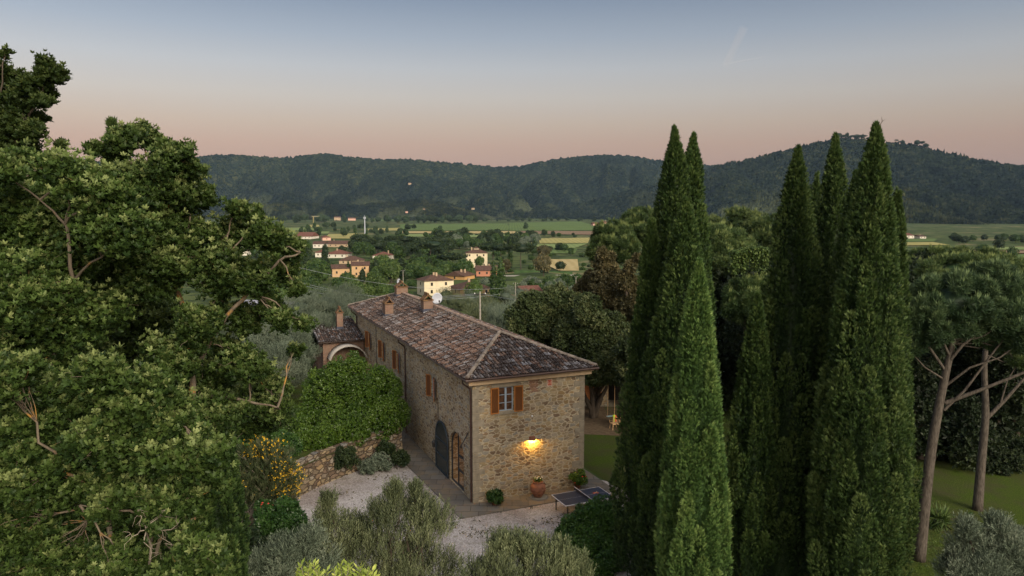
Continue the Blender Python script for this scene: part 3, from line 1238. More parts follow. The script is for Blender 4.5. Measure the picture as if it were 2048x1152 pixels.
downpipe(.10)
downpipe(on_left(812, 720)[0])
downpipe(on_left(715, 640)[0], 1.0)
d = MB()
yy = on_left(877, 850)[0]
d.tube([(-.02, yy, 4.2), (-.02, yy, .1)], .016, 5)
d.build('cable', M['iron'], house)
d = MB()
yy = on_left(753, 690)[0]
d.tube([(-.02, yy, 6.2), (-.02, yy, .1)], .02, 5)
d.build('cable', M['iron'], house)

# roof
E0x, E1x, E0y, E1y = -OV, HW + OV, -OV, HL + OV
rz = EZ + RISE
mx = HW / 2
AF, AB = SF, HL - SF * .75
planes = {
    'left': [(E0x, E0y, EZ), (mx, AF, rz), (mx, AB, rz), (E0x, E1y, EZ)],
    'right': [(E1x, E1y, EZ), (mx, AB, rz), (mx, AF, rz), (E1x, E0y, EZ)],
    'front': [(E0x, E0y, EZ), (E1x, E0y, EZ), (mx, AF, rz)],
    'back': [(E1x, E1y, EZ), (E0x, E1y, EZ), (mx, AB, rz)]}
rb = MB()
for pl in planes.values():
    V = [(p[0], p[1], p[2] - .03) for p in pl]
    rb.add(V, [tuple(range(len(V)))], 0.0)  # dark pans: the shade of the channels between tile columns, put in as colour
rb.add([(E0x, E0y, EZ - .035), (E1x, E0y, EZ - .035), (E1x, E1y, EZ - .035), (E0x, E1y, EZ - .035)], [(0, 1, 2, 3)], .1)


def tile_val(x, y):
    """terracotta, dark moss and pale lichen patches across the old roof"""
    n = fbm(np.array([x]), np.array([y]), 5.0, 3, 4)[0]
    m = fbm(np.array([x]), np.array([y]), 2.2, 3, 9)[0]
    r = random.random()
    far = min(1, max(0, (y - 11) / 8))
    if r < .42 + .15 * n + .34 * far: v = random.uniform(.05, .38)
    elif r < .54 + .22 * n + .30 * far: v = random.uniform(.80, .97)
    else: v = random.uniform(.44, .72)
    if m > .7 and random.random() < .5: v = random.uniform(.78, .95)
    return v


def tile_plane(mbd, pl, greyed=False):
    """rows of half-round clay tiles laid from eave to ridge on one roof plane"""
    p = [Vector(q) for q in pl]
    nrm = (p[1] - p[0]).cross(p[2] - p[0]).normalized()
    if nrm.z < 0: nrm = -nrm
    down = Vector((nrm.x, nrm.y, 0)).normalized()
    along = Vector((0, 0, 1)).cross(down).normalized()
    dn = (down - nrm * down.dot(nrm)).normalized()
    upv = -dn
    o = p[0]
    uv = [((q - o).dot(along), (q - o).dot(upv)) for q in p]
    us, vs = [a for a, _ in uv], [b for _, b in uv]
    n = len(uv)

    def inside(u, v):
        c = False
        j = n - 1
        for i in range(n):
            if ((uv[i][1] > v) != (uv[j][1] > v)) and (u < (uv[j][0] - uv[i][0]) * (v - uv[i][1]) / (uv[j][1] - uv[i][1]) + uv[i][0]):
                c = not c
            j = i
        return c
    step, ln = .19, .42
    u = min(us) + .05
    sect = [(-1, 0), (-.72, .62), (0, 1), (.72, .62), (1, 0)]
    while u < max(us):
        v = min(vs) - .06 - random.uniform(0, .10)
        uj = random.uniform(-.012, .012)
        while v < max(vs):
            if inside(u, max(v + .08, min(vs) + .02)):
                r0, r1 = .080, .064
                dz = random.uniform(-.012, .014)
                sk = random.uniform(-.03, .03)
                V = []
                L = ln + .06
                for (vv, rr, lift) in ((v, r0, .050), (v + L, r1, .0)):
                    for sx, sz in sect:
                        uu = u + uj + sx * rr + (sk if vv > v else 0) * .6
                        q = o + along * uu + upv * vv + nrm * (sz * rr * .95 + lift + dz - .015)
                        V.append(q)
                for sx, sz in sect[1:4]:     # front lip
                    V.append(o + along * (u + uj + sx * r0 * .8) + upv * (v + .003) + nrm * (sz * r0 * .70 + .045 + dz - .015))
                Fc = [(i, i + 1, i + 6, i + 5) for i in range(4)] + [(0, 1, 10, 11), (1, 2, 11, 10), (2, 3, 12, 11), (3, 4, 11, 12)]
                w = o + along * u + upv * v
                tv = tile_val(w.x, w.y)
                if greyed and random.random() < .55: tv = random.choice((random.uniform(0, .25), random.uniform(.78, 1)))
                mbd.add(V, Fc[:4] + [(0, 1, 10), (1, 2, 11, 10), (2, 3, 12, 11), (3, 4, 12)], tv)
            v += ln
        u += step


for k, pl in planes.items():
    tile_plane(rb, pl, k == 'front')
# stray lichen-covered caps bedded on ridge and hips
def ridge_line(mbd, a, b, r=.13):
    a, b = Vector(a), Vector(b)
    L = (b - a).length
    n = int(L / .38)
    d = (b - a).normalized()
    s = d.cross(Vector((0, 0, 1))).normalized()
    u_ = s.cross(d).normalized()
    for i in range(n):
        p0 = a + d * (i * L / n)
        p1 = a + d * ((i + 1.12) * L / n)
        V = []
        dz = random.uniform(-.01, .015)
        for p, rr in ((p0, r), (p1, r * .85)):
            for k in range(7):
                an = math.pi * (k / 6)
                V.append(p + s * math.cos(an) * rr + u_ * (math.sin(an) * rr * .85 + .07 + dz))
        Fc = [(k, k + 1, 8 + k, 7 + k) for k in range(6)] + [tuple(range(7))]
        mbd.add(V, Fc, random.choice((random.uniform(.55, .78), random.uniform(.72, .92), .3)))


roof = rb.build('roof', M['tile'], house)
rd = MB()
ridge_line(rd, (mx, AF, rz), (mx, AB, rz))
rd.build('ridge_tiles', plain('mortared ridge tiles', (.30, .22, .175), .9, .1, .35, 3), house)
for a, b in (((E0x, E0y, EZ), (mx, AF, rz)), ((E1x, E0y, EZ), (mx, AF, rz)), ((E0x, E1y, EZ), (mx, AB, rz)), ((E1x, E1y, EZ), (mx, AB, rz))):
    rd = MB()
    ridge_line(rd, a, b, .12)
    rd.build('hip_tiles', M['hip_mortar'], house)
# mortar fillet beside the ridge
mf = MB()
for s in (-1, 1):
    for k in range(60):
        y0 = AF + .05 + (AB - AF - .1) * k / 60
        y1 = AF + .05 + (AB - AF - .1) * (k + 1) / 60
        w = random.uniform(.24, .34)
        mf.add([(mx + s * .08, y0, rz + .14), (mx + s * .08, y1, rz + .14), (mx + s * w, y1, rz - w * .37 + .075), (mx + s * w, y0, rz - w * .37 + .075)], [(0, 1, 2, 3)], .5)
mf.build('ridge_mortar', plain('ridge mortar', (.26, .20, .15), .95, .1, .3, 4), house)


def chimney(cx_, cy_, zbase, ztop, w=.62, l=.62, cap='tri', parent=house, rough=False):
    ch = MB().box(cx_ - w / 2, cx_ + w / 2, cy_ - l / 2, cy_ + l / 2, zbase, ztop).build('chimney', M['brick'], parent)
    f = MB()
    f.box(cx_ - w / 2 - .05, cx_ + w / 2 + .05, cy_ - l / 2 - .05, cy_ + l / 2 + .05, zbase, zbase + .50)
    fo = MB()
    fo.box(cx_ - w / 2 - .06, cx_ - w / 2, cy_ - l / 2 - .06, cy_ + l / 2 + .06, zbase + .05, zbase + .28)
    fo.box(cx_ - w / 2, cx_ + w / 2, cy_ - l / 2 - .06, cy_ - l / 2, zbase + .05, zbase + .30)
    fo.build('flashing', M['flash'], ch)
    c = MB()
    c.box(cx_ - w / 2 - .07, cx_ + w / 2 + .07, cy_ - l / 2 - .07, cy_ + l / 2 + .07, ztop, ztop + .07, .45)
    hh = .42
    if cap == 'tri':
        for s in (-1, 1):                 # two slabs leaning together, open towards the camera
            a0 = (cx_ + s * (w / 2 + .02), ztop + .07)
            a1 = (cx_ - s * .02, ztop + .07 + hh)
            for dy0, dy1 in ((cy_ - l / 2 - .03, cy_ + l / 2 + .03),):
                nx, nz = s * .07, .05
                V = [(a0[0] - nx, dy0, a0[1]), (a0[0], dy0, a0[1] + .02), (a1[0], dy0, a1[1]), (a1[0] - nx, dy0, a1[1] - nz)]
                V += [(q[0], dy1, q[2]) for q in V]
                c.add(V, [(0, 1, 2, 3), (7, 6, 5, 4), (0, 4, 5, 1), (1, 5, 6, 2), (2, 6, 7, 3), (3, 7, 4, 0)], .5)
        c.tube([(cx_, cy_ - l / 2 - .06, ztop + hh + .08), (cx_, cy_ + l / 2 + .06, ztop + hh + .10)], .07, 7, .6)
    c.build('chimney_cap', M['cap'], ch)
    return ch


t = NT('lichened cap tiles')
nz = t.noise(t.coord(), 7, 5, .7)
t.base(t.ramp(nz, [(.35, (.06, .04, .03)), (.5, (.15, .085, .05)), (.65, (.24, .15, .06)), (.8, (.22, .19, .15))]), .9, .1)
M['cap'] = t.m


def roof_z(x, y):
    z1 = EZ + RISE * (1 - abs(x - mx) / (mx + OV))
    z2 = EZ + RISE * (y + OV) / (AF + OV)
    z3 = EZ + RISE * (E1y - y) / (E1y - AB)
    return min(z1, z2, z3)


def roof_pt(px, py):                     # pixel -> local x,y on the left roof plane
    d = ray(px, py)
    n2 = np.array([-RISE / (mx + OV), 0, 1.0])      # local normal of left plane (z rises with x)
    # world -> local ray
    o_ = np.array([-(HC @ ax), -(HC @ ay), CAMH])
    dl = np.array([d[:2] @ ax, d[:2] @ ay, d[2]])
    p0 = np.array([E0x, 0, EZ])
    nn = np.array([-RISE / (mx + OV), 0, 1.0])
    s = ((p0 - o_) @ nn) / (dl @ nn)
    q = o_ + dl * s
    return q


q = roof_pt(771, 632)
c1 = chimney(q[0] + .2, q[1], q[2] - .1, q[2] + .95, .62, .85)
q = roof_pt(851, 622)
c2 = chimney(q[0] + .1, q[1], q[2] - .1, q[2] + .78, .68, .75)
chimney(mx - .1, AB - .6, rz - .3, rz + .55, .95, .7)


def dish(name, x, y, z, r, az, label):
    d = empty(name, (*hl(x, y), z), YAW)
    tag(d, label, 'satellite dish')
    s = MB()
    s.lathe([(0.001, 0), (r * .5, r * .05), (r * .8, r * .13), (r, r * .22), (r * 1.01, r * .235), (r * .8, r * .15), (r * .5, r * .07), (0.001, r * .02)], 24)
    o = s.build('reflector', M['dish'], d, True)
    o.rotation_euler = (R(90), 0, R(az))
    o.location = (0, 0, .55 + r)
    p = MB()
    p.tube([(0, .10, -.5), (0, .10, .6 + r)], .03, 6)
    p.build('mast', M['iron'], d)
    a = MB()
    aa = R(az)
    f = Vector((math.sin(aa), -math.cos(aa), 0))
    a.tube([Vector((0, 0, .6)), Vector((0, 0, .45)) + f * r * .7, Vector((0, 0, .62 + r * .4)) + f * r * 1.1], .018, 5)
    a.box(-.05 + f.x * r * 1.1, .05 + f.x * r * 1.1, f.y * r * 1.1 - .05, f.y * r * 1.1 + .05, .55 + r * .4, .7 + r * .4)
    a.build('feed_arm', M['iron'], d)
    return d


# ridge-side dishes: the larger one right of the second chimney, the small one by the far chimney
def line_at(px, z, x):
    """house-local y along the line x=const whose pixel column is px"""
    best = None
    for y in np.linspace(2, HL, 400):
        X, Y = hl(x, y)
        dd = Y * math.cos(PITCH) - (z - CAMH) * math.sin(PITCH)
        u = CX + F * X / dd
        if best is None or abs(u - px) < best[0]: best = (abs(u - px), y)
    return best[1]


yd = line_at(873, rz + .6, mx + .35)
dish('satellite_dish', mx + .35, yd, rz - .45, .42, 8, 'large round grey satellite dish beside the nearer ridge chimney')
yd = line_at(795, rz + .8, mx + .5)
dish('satellite_dish', mx + .55, yd, rz - .15, .27, 40, 'small pale satellite dish fixed by the farthest chimney')


# shutters and windows
def shutter(parent, x0, x1, z0, z1, y, th=.035):
    f = MB()
    b = .055
    f.box(x0, x0 + b, y - th, y, z0, z1)
    f.box(x1 - b, x1, y - th, y, z0, z1)
    f.box(x0 + b, x1 - b, y - th, y, z0, z0 + b)
    f.box(x0 + b, x1 - b, y - th, y, z1 - b, z1)
    s = f.build('shutter', M['wood'], parent)
    l = MB()
    l.box(x0 + b, x1 - b, y - th + .008, y - .006, z0 + b, z1 - b)
    l.build('louvres', M['louvre'], s)
    return s


def casement(parent, w, h, depth=.14, mat='blue_paint', rows=3):
    """window frame with glazing bars, centred at origin, in the local xz plane facing -y"""
    win = MB()
    b = .05
    win.box(-w / 2, -w / 2 + b, depth, depth + .05, 0, h)
    win.box(w / 2 - b, w / 2, depth, depth + .05, 0, h)
    win.box(-w / 2 + b, w / 2 - b, depth, depth + .05, 0, b)
    win.box(-w / 2 + b, w / 2 - b, depth, depth + .05, h - b, h)
    win.box(-.05, .05, depth - .01, depth + .045, b, h - b)
    for k in range(1, rows):
        z = h * k / rows
        for s in (-1, 1):
            xa, xb = sorted((s * .05, s * (w / 2 - b)))
            win.box(xa, xb, depth + .005, depth + .04, z - .016, z + .016)
    o = win.build('window', M[mat], parent)
    g = MB().box(-w / 2 + b, w / 2 - b, depth + .022, depth + .028, b, h - b).build('pane', M['pane'], o)
    return o


t = NT('window glass over inner shutters')
v = t.coord()
nz = t.noise(v, 3, 3, .5)
t.base(t.ramp(nz, [(.35, (.055, .032, .022)), (.65, (.16, .085, .05))]), .12, .6)
M['pane'] = t.m

fw = fx1 - fx0
win = casement(house, fw, fz1 - fz0, .10)
win.location = ((fx0 + fx1) / 2, 0, fz0)
sa = on_front(980.5, 800)[0]
shutter(house, sa, fx0 - .02, fz0 - .08, fz1 + .02, -.03)
sb = on_front(1045.5, 800)[0]
shutter(house, fx1 + .02, sb, fz0 - .08, fz1 + .02, -.03)
MB().box(fx0 - .42, fx1 + .42, -.02, .1, fz1 + .004, fz1 + .36).build('lintel', M['sandstone'], house, False, .015)
MB().box(fx0 - .25, fx1 + .22, -.05, .2, fz0 - .16, fz0 - .004).build('sill', M['sandstone'], house, False, .015)

for i, (y0, y1, z0, z1) in enumerate(LWIN):
    w = casement(house, y1 - y0, z1 - z0, .10)
    w.location = (0, (y0 + y1) / 2, z0)
    w.rotation_euler = (0, 0, R(-90))
    for s in (-1, 1):
        f = MB()
        # shutters stand half open, away from the wall
        ya_, yb_ = (y0 - .46, y0 - .01) if s < 0 else (y1 + .01, y1 + .46)
        b, th = .05, .035
        sh = MB()
        sh.box(0, b, -th, 0, 0, z1 - z0 + .06)
        sh.box(.45 - b, .45, -th, 0, 0, z1 - z0 + .06)
        sh.box(b, .45 - b, -th, 0, 0, b)
        sh.box(b, .45 - b, -th, 0, z1 - z0 + .06 - b, z1 - z0 + .06)
        so = sh.build('shutter', M['wood'], house)
        MB().box(b, .45 - b, -th + .008, -.006, b, z1 - z0 + .06 - b).build('louvres', M['louvre'], so)
        so.location = (-.02, y1 + .005 if s > 0 else y0 - .005, z0 - .03)
        ang = 148 if s > 0 else -148            # 180 would be flat on the wall
        so.rotation_euler = (0, 0, R(90 + 22) if s > 0 else R(-90 - 22))
    MB().box(-.05, .02, y0 - .1, y1 + .1, z0 - .13, z0 - .004).build('sill', M['sandstone'], house)
    MB().box(-.012, .05, y0 - .2, y1 + .2, z1 + .004, z1 + .22).build('lintel', M['sandstone'], house)

# arched door: a leaf folded open against the wall, a glazed leaf in the opening
def arch_frame(name, y0, y1, ztop, x0, x1, half=None, b=.07, mat='slate_paint', panes=True, parent=house, bars=(.33, .62)):
    f = MB()
    outer, inner = arch_poly(y0, y1, ztop), arch_poly(y0 + b, y1 - b, ztop - b)
    inner[0] = (inner[0][0], .05 + b)
    inner[-1] = (inner[-1][0], .05 + b)
    n = len(outer)
    V = [(x, p[0], p[1]) for x in (x0, x1) for p in outer] + [(x, p[0], p[1]) for x in (x0, x1) for p in inner]
    Fc = []
    for i in range(n):
        j = (i + 1) % n
        Fc += [(i, j, 2 * n + j, 2 * n + i), (n + i, 3 * n + i, 3 * n + j, n + j), (i, n + i, n + j, j), (2 * n + i, 2 * n + j, 3 * n + j, 3 * n + i)]
    f.add(V, Fc)
    for fr in bars:
        z = ztop * fr
        f.box(x0 + .004, x1 - .004, y0 + b * .8, y1 - b * .8, z - .035, z + .035)
    o = f.build(name, M[mat], parent)
    return o, inner


# glazed screen standing in the opening: right half closed
w2 = ay1 - ay0
ymid = ay0 + w2 * .52
fr, inner = arch_frame('door_frame', ay0 + .01, ay1 - .01, atop - .01, .10, .17, b=.055, bars=())
leaf = MB()
leaf.box(.09, .15, ay0 + .07, ay0 + .13, .12, atop - .42)
leaf.box(.09, .15, ymid - .06, ymid, .12, atop - .08)
for z in (.12, .95, 1.75):
    leaf.box(.095, .145, ay0 + .13, ymid - .06, z, z + .09)
lf = leaf.build('glazed_door', M['slate_paint'], house)
t = NT('clear door glass')
t.b.inputs['Roughness'].default_value = .03
t.b.inputs['Transmission Weight'].default_value = 1
t.b.inputs['IOR'].default_value = 1.1
t.b.inputs['Base Color'].default_value = (.8, .85, .9, 1)
M['clear'] = t.m
MB().box(.118, .122, ay0 + .13, ymid - .06, .2, atop - .45).build('pane', M['clear'], lf)
# the other leaf folded back flat against the wall outside
ldy0, ldy1 = ay1 + .06, ay1 + .06 + w2 * .98
lf2, inner = arch_frame('open_door_leaf', ldy0, ldy1, atop - .02, -.12, -.055, b=.09)
n = len(inner)
MB().add([(-.085, p[0], p[1]) for p in inner], [tuple(range(n))]).build('door_panel', plain('dark green grey glass panel', (.035, .045, .045), .25, .5, .3), lf2)
# bracket, small wall lantern left of the door
d = MB()
yy = on_left(937, 870)[0]
d.tube([(-.02, yy, 3.6), (-.06, yy, 3.5), (-.34, yy + .05, 3.0), (-.40, yy + .06, 2.88)], .03, 6)
d.box(-.44, -.36, yy, yy + .12, 2.8, 2.92)
d.build('iron_bracket', M['iron'], house)
yy, zz = on_left(873, 884)
lan = empty('wall_lantern', (*hl(-.16, yy), zz), YAW)
tag(lan, 'black iron wall lantern left of the folded door leaf on shaded wall', 'lantern')
d = MB()
d.lathe([(.03, -.30), (.10, -.26), (.12, .0), (.15, .03), (.05, .14), (.01, .2)], 8)
d.build('lantern_cage', M['iron'], lan)
d = MB()
d.tube([(0.0, 0, .2), (.04, 0, .34), (.15, 0, .30)], .015, 5)
d.box(.12, .155, -.05, .05, .1, .45)
d.build('lantern_arm', M['iron'], lan)
d = MB()
d.lathe([(.01, -.1), (.07, -.05), (.07, .10), (.02, .15)], 10)
d.build('lantern_glass', M['white'], lan)

# lit wall lamp on the front facade
lx, lz = on_front(1064, 876)
lamp = empty('wall_lamp', (*hl(lx, 0), lz), YAW)
tag(lamp, 'small terracotta half shade wall lamp throwing yellow light down the stone wall', 'lamp')
d = MB()
nseg = 14
V, Fc = [], []
for z, r_ in ((-.10, .185), (.10, .165)):
    for rr in (r_, r_ - .02):
        for k in range(nseg + 1):
            a = math.pi + math.pi * k / nseg
            V.append((rr * math.cos(a), rr * math.sin(a) * .85, z))
m_ = nseg + 1
for k in range(nseg):
    Fc += [(k, k + 1, 2 * m_ + k + 1, 2 * m_ + k), (m_ + k, 3 * m_ + k, 3 * m_ + k + 1, m_ + k + 1), (k, m_ + k, m_ + k + 1, k + 1),
           (2 * m_ + k, 2 * m_ + k + 1, 3 * m_ + k + 1, 3 * m_ + k)]
Fc.append(tuple(range(3 * m_, 4 * m_)))
d.add(V, Fc)
d.build('lamp_shade', M['terra'], lamp)
t = NT('warm bulb')
em = t.n('ShaderNodeEmission', Strength=14.0)
em.inputs['Color'].default_value = (1, .62, .12, 1)
t.l(em.outputs[0], t.out.inputs['Surface'])
M['bulb'] = t.m
d = MB()
d.lathe([(.001, -.03), (.02, -.02), (.025, 0), (.015, .02), (.001, .03)], 10, (0, -.07, .03))
d.build('bulb', M['bulb'], lamp)
ld = bpy.data.lights.new('wall_lamp_light', 'POINT')
ld.energy = 170
ld.color = (1, .52, .07)
ld.shadow_soft_size = .03
lo = bpy.data.objects.new('wall_lamp_light', ld)
C.objects.link(lo)
lo.parent = lamp
lo.location = (0, -.115, -.075)
# warm light inside the hall
ld = bpy.data.lights.new('hall_light', 'POINT')
ld.energy = 70
ld.color = (1, .55, .25)
ld.shadow_soft_size = .12
lo = bpy.data.objects.new('hall_light', ld)
C.objects.link(lo)
lo.parent = house
lo.location = (2.6, (ay0 + ay1) / 2, 2.5)

# terracotta crest tile high on the front wall, small white lamp globe
ex, ez = on_front(1098.8, 765)
ct = MB().box(-.16, .16, -.03, 0, -.20, .20).build('wall_plaque', plain('pale plaque', (.55, .42, .33), .85), None)
ct.location = (*hl(ex, 0), ez)
ct.rotation_euler = (0, 0, YAW)
tag(ct, 'small pale ceramic plaque with red relief set high in the front wall', 'plaque')
pm = plain('red relief', (.50, .14, .09), .85)
d = MB()
for (xa, xb, za, zb) in ((-.11, -.02, .08, .15), (.02, .11, .08, .15), (-.12, .12, .0, .035), (-.06, .06, .04, .075), (-.11, -.02, -.14, -.04), (.02, .11, -.14, -.04), (-.015, .015, -.15, .15)):
    d.box(xa, xb, -.042, -.0305, za, zb)
d.build('relief', pm, ct)
ex, ez = on_front(1063.6, 831.6)
g = MB()
g.lathe([(.001, -.055), (.04, -.04), (.055, 0), (.04, .04), (.001, .055)], 12)
g.tube([(0, 0, 0), (0, .05, 0)], .02, 6)
o = g.build('globe_fitting', M['white'])
o.location = (*hl(ex, -.05), ez)
o.rotation_euler = (0, 0, YAW)
tag(o, 'tiny white globe fitting on the stone wall between window and lit lamp', 'wall fitting')
# brick patch in the wall
bp = MB()
bx0, bz1 = on_front(1056, 757)
bx1, bz0 = on_front(1074, 783)
z = bz0
while z < bz1:
    x = bx0 + random.uniform(0, .12)
    while x < bx1 - .05:
        w = random.uniform(.13, .27)
        if random.random() < .85: bp.box(x, min(x + w, bx1 + .05), -.012, .02, z, z + .045)
        x += w + .015
    z += .068
bp.build('brick_patch', plain('red wall bricks', (.28, .15, .11), .9, .1, .35, 5), house)

# lean-to annex at the far left corner
anx = empty('stone_annex', (*hl(-1.9, HL - 2.0), 0), YAW)
tag(anx, 'small stone lean-to with lichened tile roof behind the farmhouse', 'annex')
AW, AL = 3.6, 3.6
a0 = gz(655, 700, 3.0)
la = loc(at(655, 690, 62))
anx.location = (*hl(-2.9, HL - 3.6), 0)
MB().box(-.5, 2.85, 0, 4.4, 0, 4.4).build('wall', M['brick'], anx)
rb2 = MB()
pl = [(-.9, -.4, 4.45), (2.85, -.4, 4.45), (2.85, 4.9, 5.5), (-.9, 4.9, 5.5)]
rb2.add([(p[0], p[1], p[2] - .02) for p in pl] + [(p[0], p[1], p[2] - .12) for p in pl], [(0, 1, 2, 3), (7, 6, 5, 4), (0, 4, 5, 1), (1, 5, 6, 2), (2, 6, 7, 3), (3, 7, 4, 0)], .2)
tile_plane(rb2, pl, True)
ar = rb2.build('roof', M['tile'], anx)
chimney(1.3, 2.4, 4.9, 6.35, .5, .5, 'tri', anx)
cv = MB()
V, Fc = [], []
for k in range(13):
    a = math.pi * (.08 + .84 * k / 12)
    for y in (-1.5, 0):
        for rr in (1.35, 1.42):
            V.append((1.3 + rr * math.cos(a) * 1.1, y, 2.75 + rr * math.sin(a)))
for k in range(12):
    b = k * 4
    Fc += [(b + 1, b + 5, b + 7, b + 3), (b, b + 2, b + 6, b + 4), (b, b + 4, b + 5, b + 1), (b + 2, b + 3, b + 7, b + 6)]
cv.add(V, Fc)
cv.build('barrel_canopy', plain('pale canopy plaster', (.40, .37, .33), .8), anx, True)

# ------------------------------------------------------------------ retaining wall
rw = MB()
th_ = .55
P = [Vector((p[0], p[1], 0)) for p in WL]
dense = []
for i in range(len(P) - 1):
    for k in range(6): dense.append(P[i].lerp(P[i + 1], k / 6))
dense.append(P[-1])
# smooth
for _ in range(4):
    dense = [dense[0]] + [(dense[i - 1] + dense[i] * 2 + dense[i + 1]) / 4 for i in range(1, len(dense) - 1)] + [dense[-1]]
V, Fc, vv = [], [], []
for i, p in enumerate(dense):
    tdir = (dense[min(i + 1, len(dense) - 1)] - dense[max(i - 1, 0)]).normalized()
    nrm = Vector((tdir.y, -tdir.x, 0))
    if nrm.dot(Vector((-1, .6, 0))) < 0: nrm = -nrm      # away from the court
    h = TERR + .22 + random.uniform(-.05, .06)
    V += [p + Vector((0, 0, -.1)), p + nrm * .12 + Vector((0, 0, h)), p + nrm * th_ + Vector((0, 0, h)), p + nrm * th_ + Vector((0, 0, -.1))]
for i in range(len(dense) - 1):
    b = i * 4
    Fc += [(b + k, b + 4 + k, b + 4 + (k + 1) % 4, b + (k + 1) % 4) for k in range(4)]
Fc += [(3, 2, 1, 0), tuple(len(V) - 4 + k for k in range(4))]
rw.add(V, Fc)
o = rw.build('retaining_wall', M['dry_stone'])
tag(o, 'low curved retaining wall of pale rubble stone edging the gravel court', 'wall')


# ------------------------------------------------------------------ court objects
# terracotta jar with flowers
jx, _ = on_front(1076, 990)
P_ = gz(1076, 993, .05)
jar = empty('terracotta_jar', (P_[0], P_[1], .05), YAW)
tag(jar, 'big round terracotta jar with ribbed belly under the lit wall lamp', 'jar')
d = MB()
js = 1.0
prof = [(.001, 0), (.20, 0), (.22, .05), (.33, .20), (.40, .38), (.405, .50), (.36, .64), (.27, .72), (.24, .76), (.27, .80), (.27, .84), (.23, .84), (.22, .74), (.001, .74)]
d.lathe(prof, 28)
for z_, r_ in ((.30, .385), (.44, .412), (.58, .392)):
    d.lathe([(r_ - .01, z_ - .012), (r_ + .008, z_), (r_ - .01, z_ + .012)], 28)
d.build('jar_body', M['terra'], jar, True)
d = MB()
d.lathe([(.001, .015), (.44, .015), (.46, 0), (.44, -.012), (.001, -.012)], 24)
d.build('jar_base', M['sandstone'], jar)
n = 90
Pj = np.column_stack([rng.normal(0, .08, n), rng.normal(0, .08, n), rng.uniform(.84, .98, n)])
o = foliage('plant', [(T_BAY, Pj, rdir(n) + [0, 0, .6], np.full(n, .09), rng.random(n))], M['bay'], jar)
for k in range(16):
    a, b_ = random.gauss(0, .10), random.gauss(0, .08)
    z_ = random.uniform(.98, 1.08)
    MB().lathe([(.001, -.02), (.028, 0), (.001, .02)], 6, (a, b_, z_)).build('flower', M['white_petal'], o)


def pot_plant(px, py, label, s=1.0, petals=None):
    P_ = gz(px, py, .05)
    e = empty('potted_plant', (P_[0], P_[1], .05), random.random())
    tag(e, label, 'potted plant')
    d = MB()
    d.lathe([(.001, 0), (.13, 0), (.19, .28), (.21, .28), (.21, .33), (.17, .33), (.16, .26), (.001, .26)], 18)
    d.build('pot', M['terra'], e, True)
    bl = [((0, 0, .62 * s), (.42 * s, .42 * s, .34 * s)), ((.15, -.1, .45 * s), (.35 * s, .35 * s, .28 * s))]
    f = leafy_crown(bl, 500, T_BAY, .13, M['laurel'] if not petals else M['bay'], e, 10, .4, .5, .6, 'foliage')
    if petals:
        for k in range(9):
            v_ = rdir(1)[0] * .4 * s
            MB().lathe([(.001, -.03), (.045, 0), (.001, .03)], 6, (v_[0], v_[1] - .1, .6 * s + v_[2] * .7)).build('flower', M[petals if k % 2 else 'red_petal'], f)
    return e


pot_plant(989, 1009, 'dark green potted plant against the front wall near its left corner', .8)
pot_plant(1155, 976, 'potted plant with pink and red flowers near the table tennis net', 1.05, 'pink_petal')

# table tennis table
c0 = at(1103, 990, 1)
Z_T = .76
tl = gz(1103, 990, Z_T)
tr = gz(1202, 973, Z_T)
bl_ = gz(1133, 1015, Z_T)
vx_ = (tr - tl)[:2]
ang = math.atan2(vx_[1], vx_[0])
TL, TW = 2.74, 1.525
ttc = tl[:2] + np.array([math.cos(ang), math.sin(ang)]) * TL / 2 + np.array([math.sin(ang), -math.cos(ang)]) * TW / 2
tt = empty('table_tennis_table', (ttc[0], ttc[1], .01), ang)
tag(tt, 'dark blue table tennis table with white edges on the gravel court', 'table')
MB().box(-TL / 2, TL / 2, -TW / 2, TW / 2, Z_T - .03, Z_T).build('tabletop', M['tabletop'], tt)
d = MB()
b = .02
for (a0_, a1_, b0_, b1_) in ((-TL / 2, TL / 2, -TW / 2, -TW / 2 + b), (-TL / 2, TL / 2, TW / 2 - b, TW / 2), (-TL / 2, -TL / 2 + b, -TW / 2 + b, TW / 2 - b),
                             (TL / 2 - b, TL / 2, -TW / 2 + b, TW / 2 - b), (-TL / 2 + b, TL / 2 - b, -.002, .002)):
    d.box(a0_, a1_, b0_, b1_, Z_T + .001, Z_T + .004)
d.box(-TL / 2 - .006, TL / 2 + .006, -TW / 2 - .006, -TW / 2, Z_T - .03, Z_T + .003)
d.box(-TL / 2 - .006, -TL / 2, -TW / 2, TW / 2 + .006, Z_T - .03, Z_T + .003)
d.build('white_lines', M['white_line'], tt)
for sx in (-1, 1):
    for sy in (-1, 1):
        MB().box(sx * 1.18 - .025, sx * 1.18 + .025, sy * .62 - .025, sy * .62 + .025, 0, Z_T - .03).build('leg', M['iron'], tt)
d = MB().box(-.006, .006, -TW / 2 - .15, TW / 2 + .15, Z_T + .006, Z_T + .15)
no = d.build('net', M['net'], tt)
MB().box(-.009, .009, -TW / 2 - .15, TW / 2 + .15, Z_T + .15, Z_T + .168).build('net_tape', M['white_line'], no)
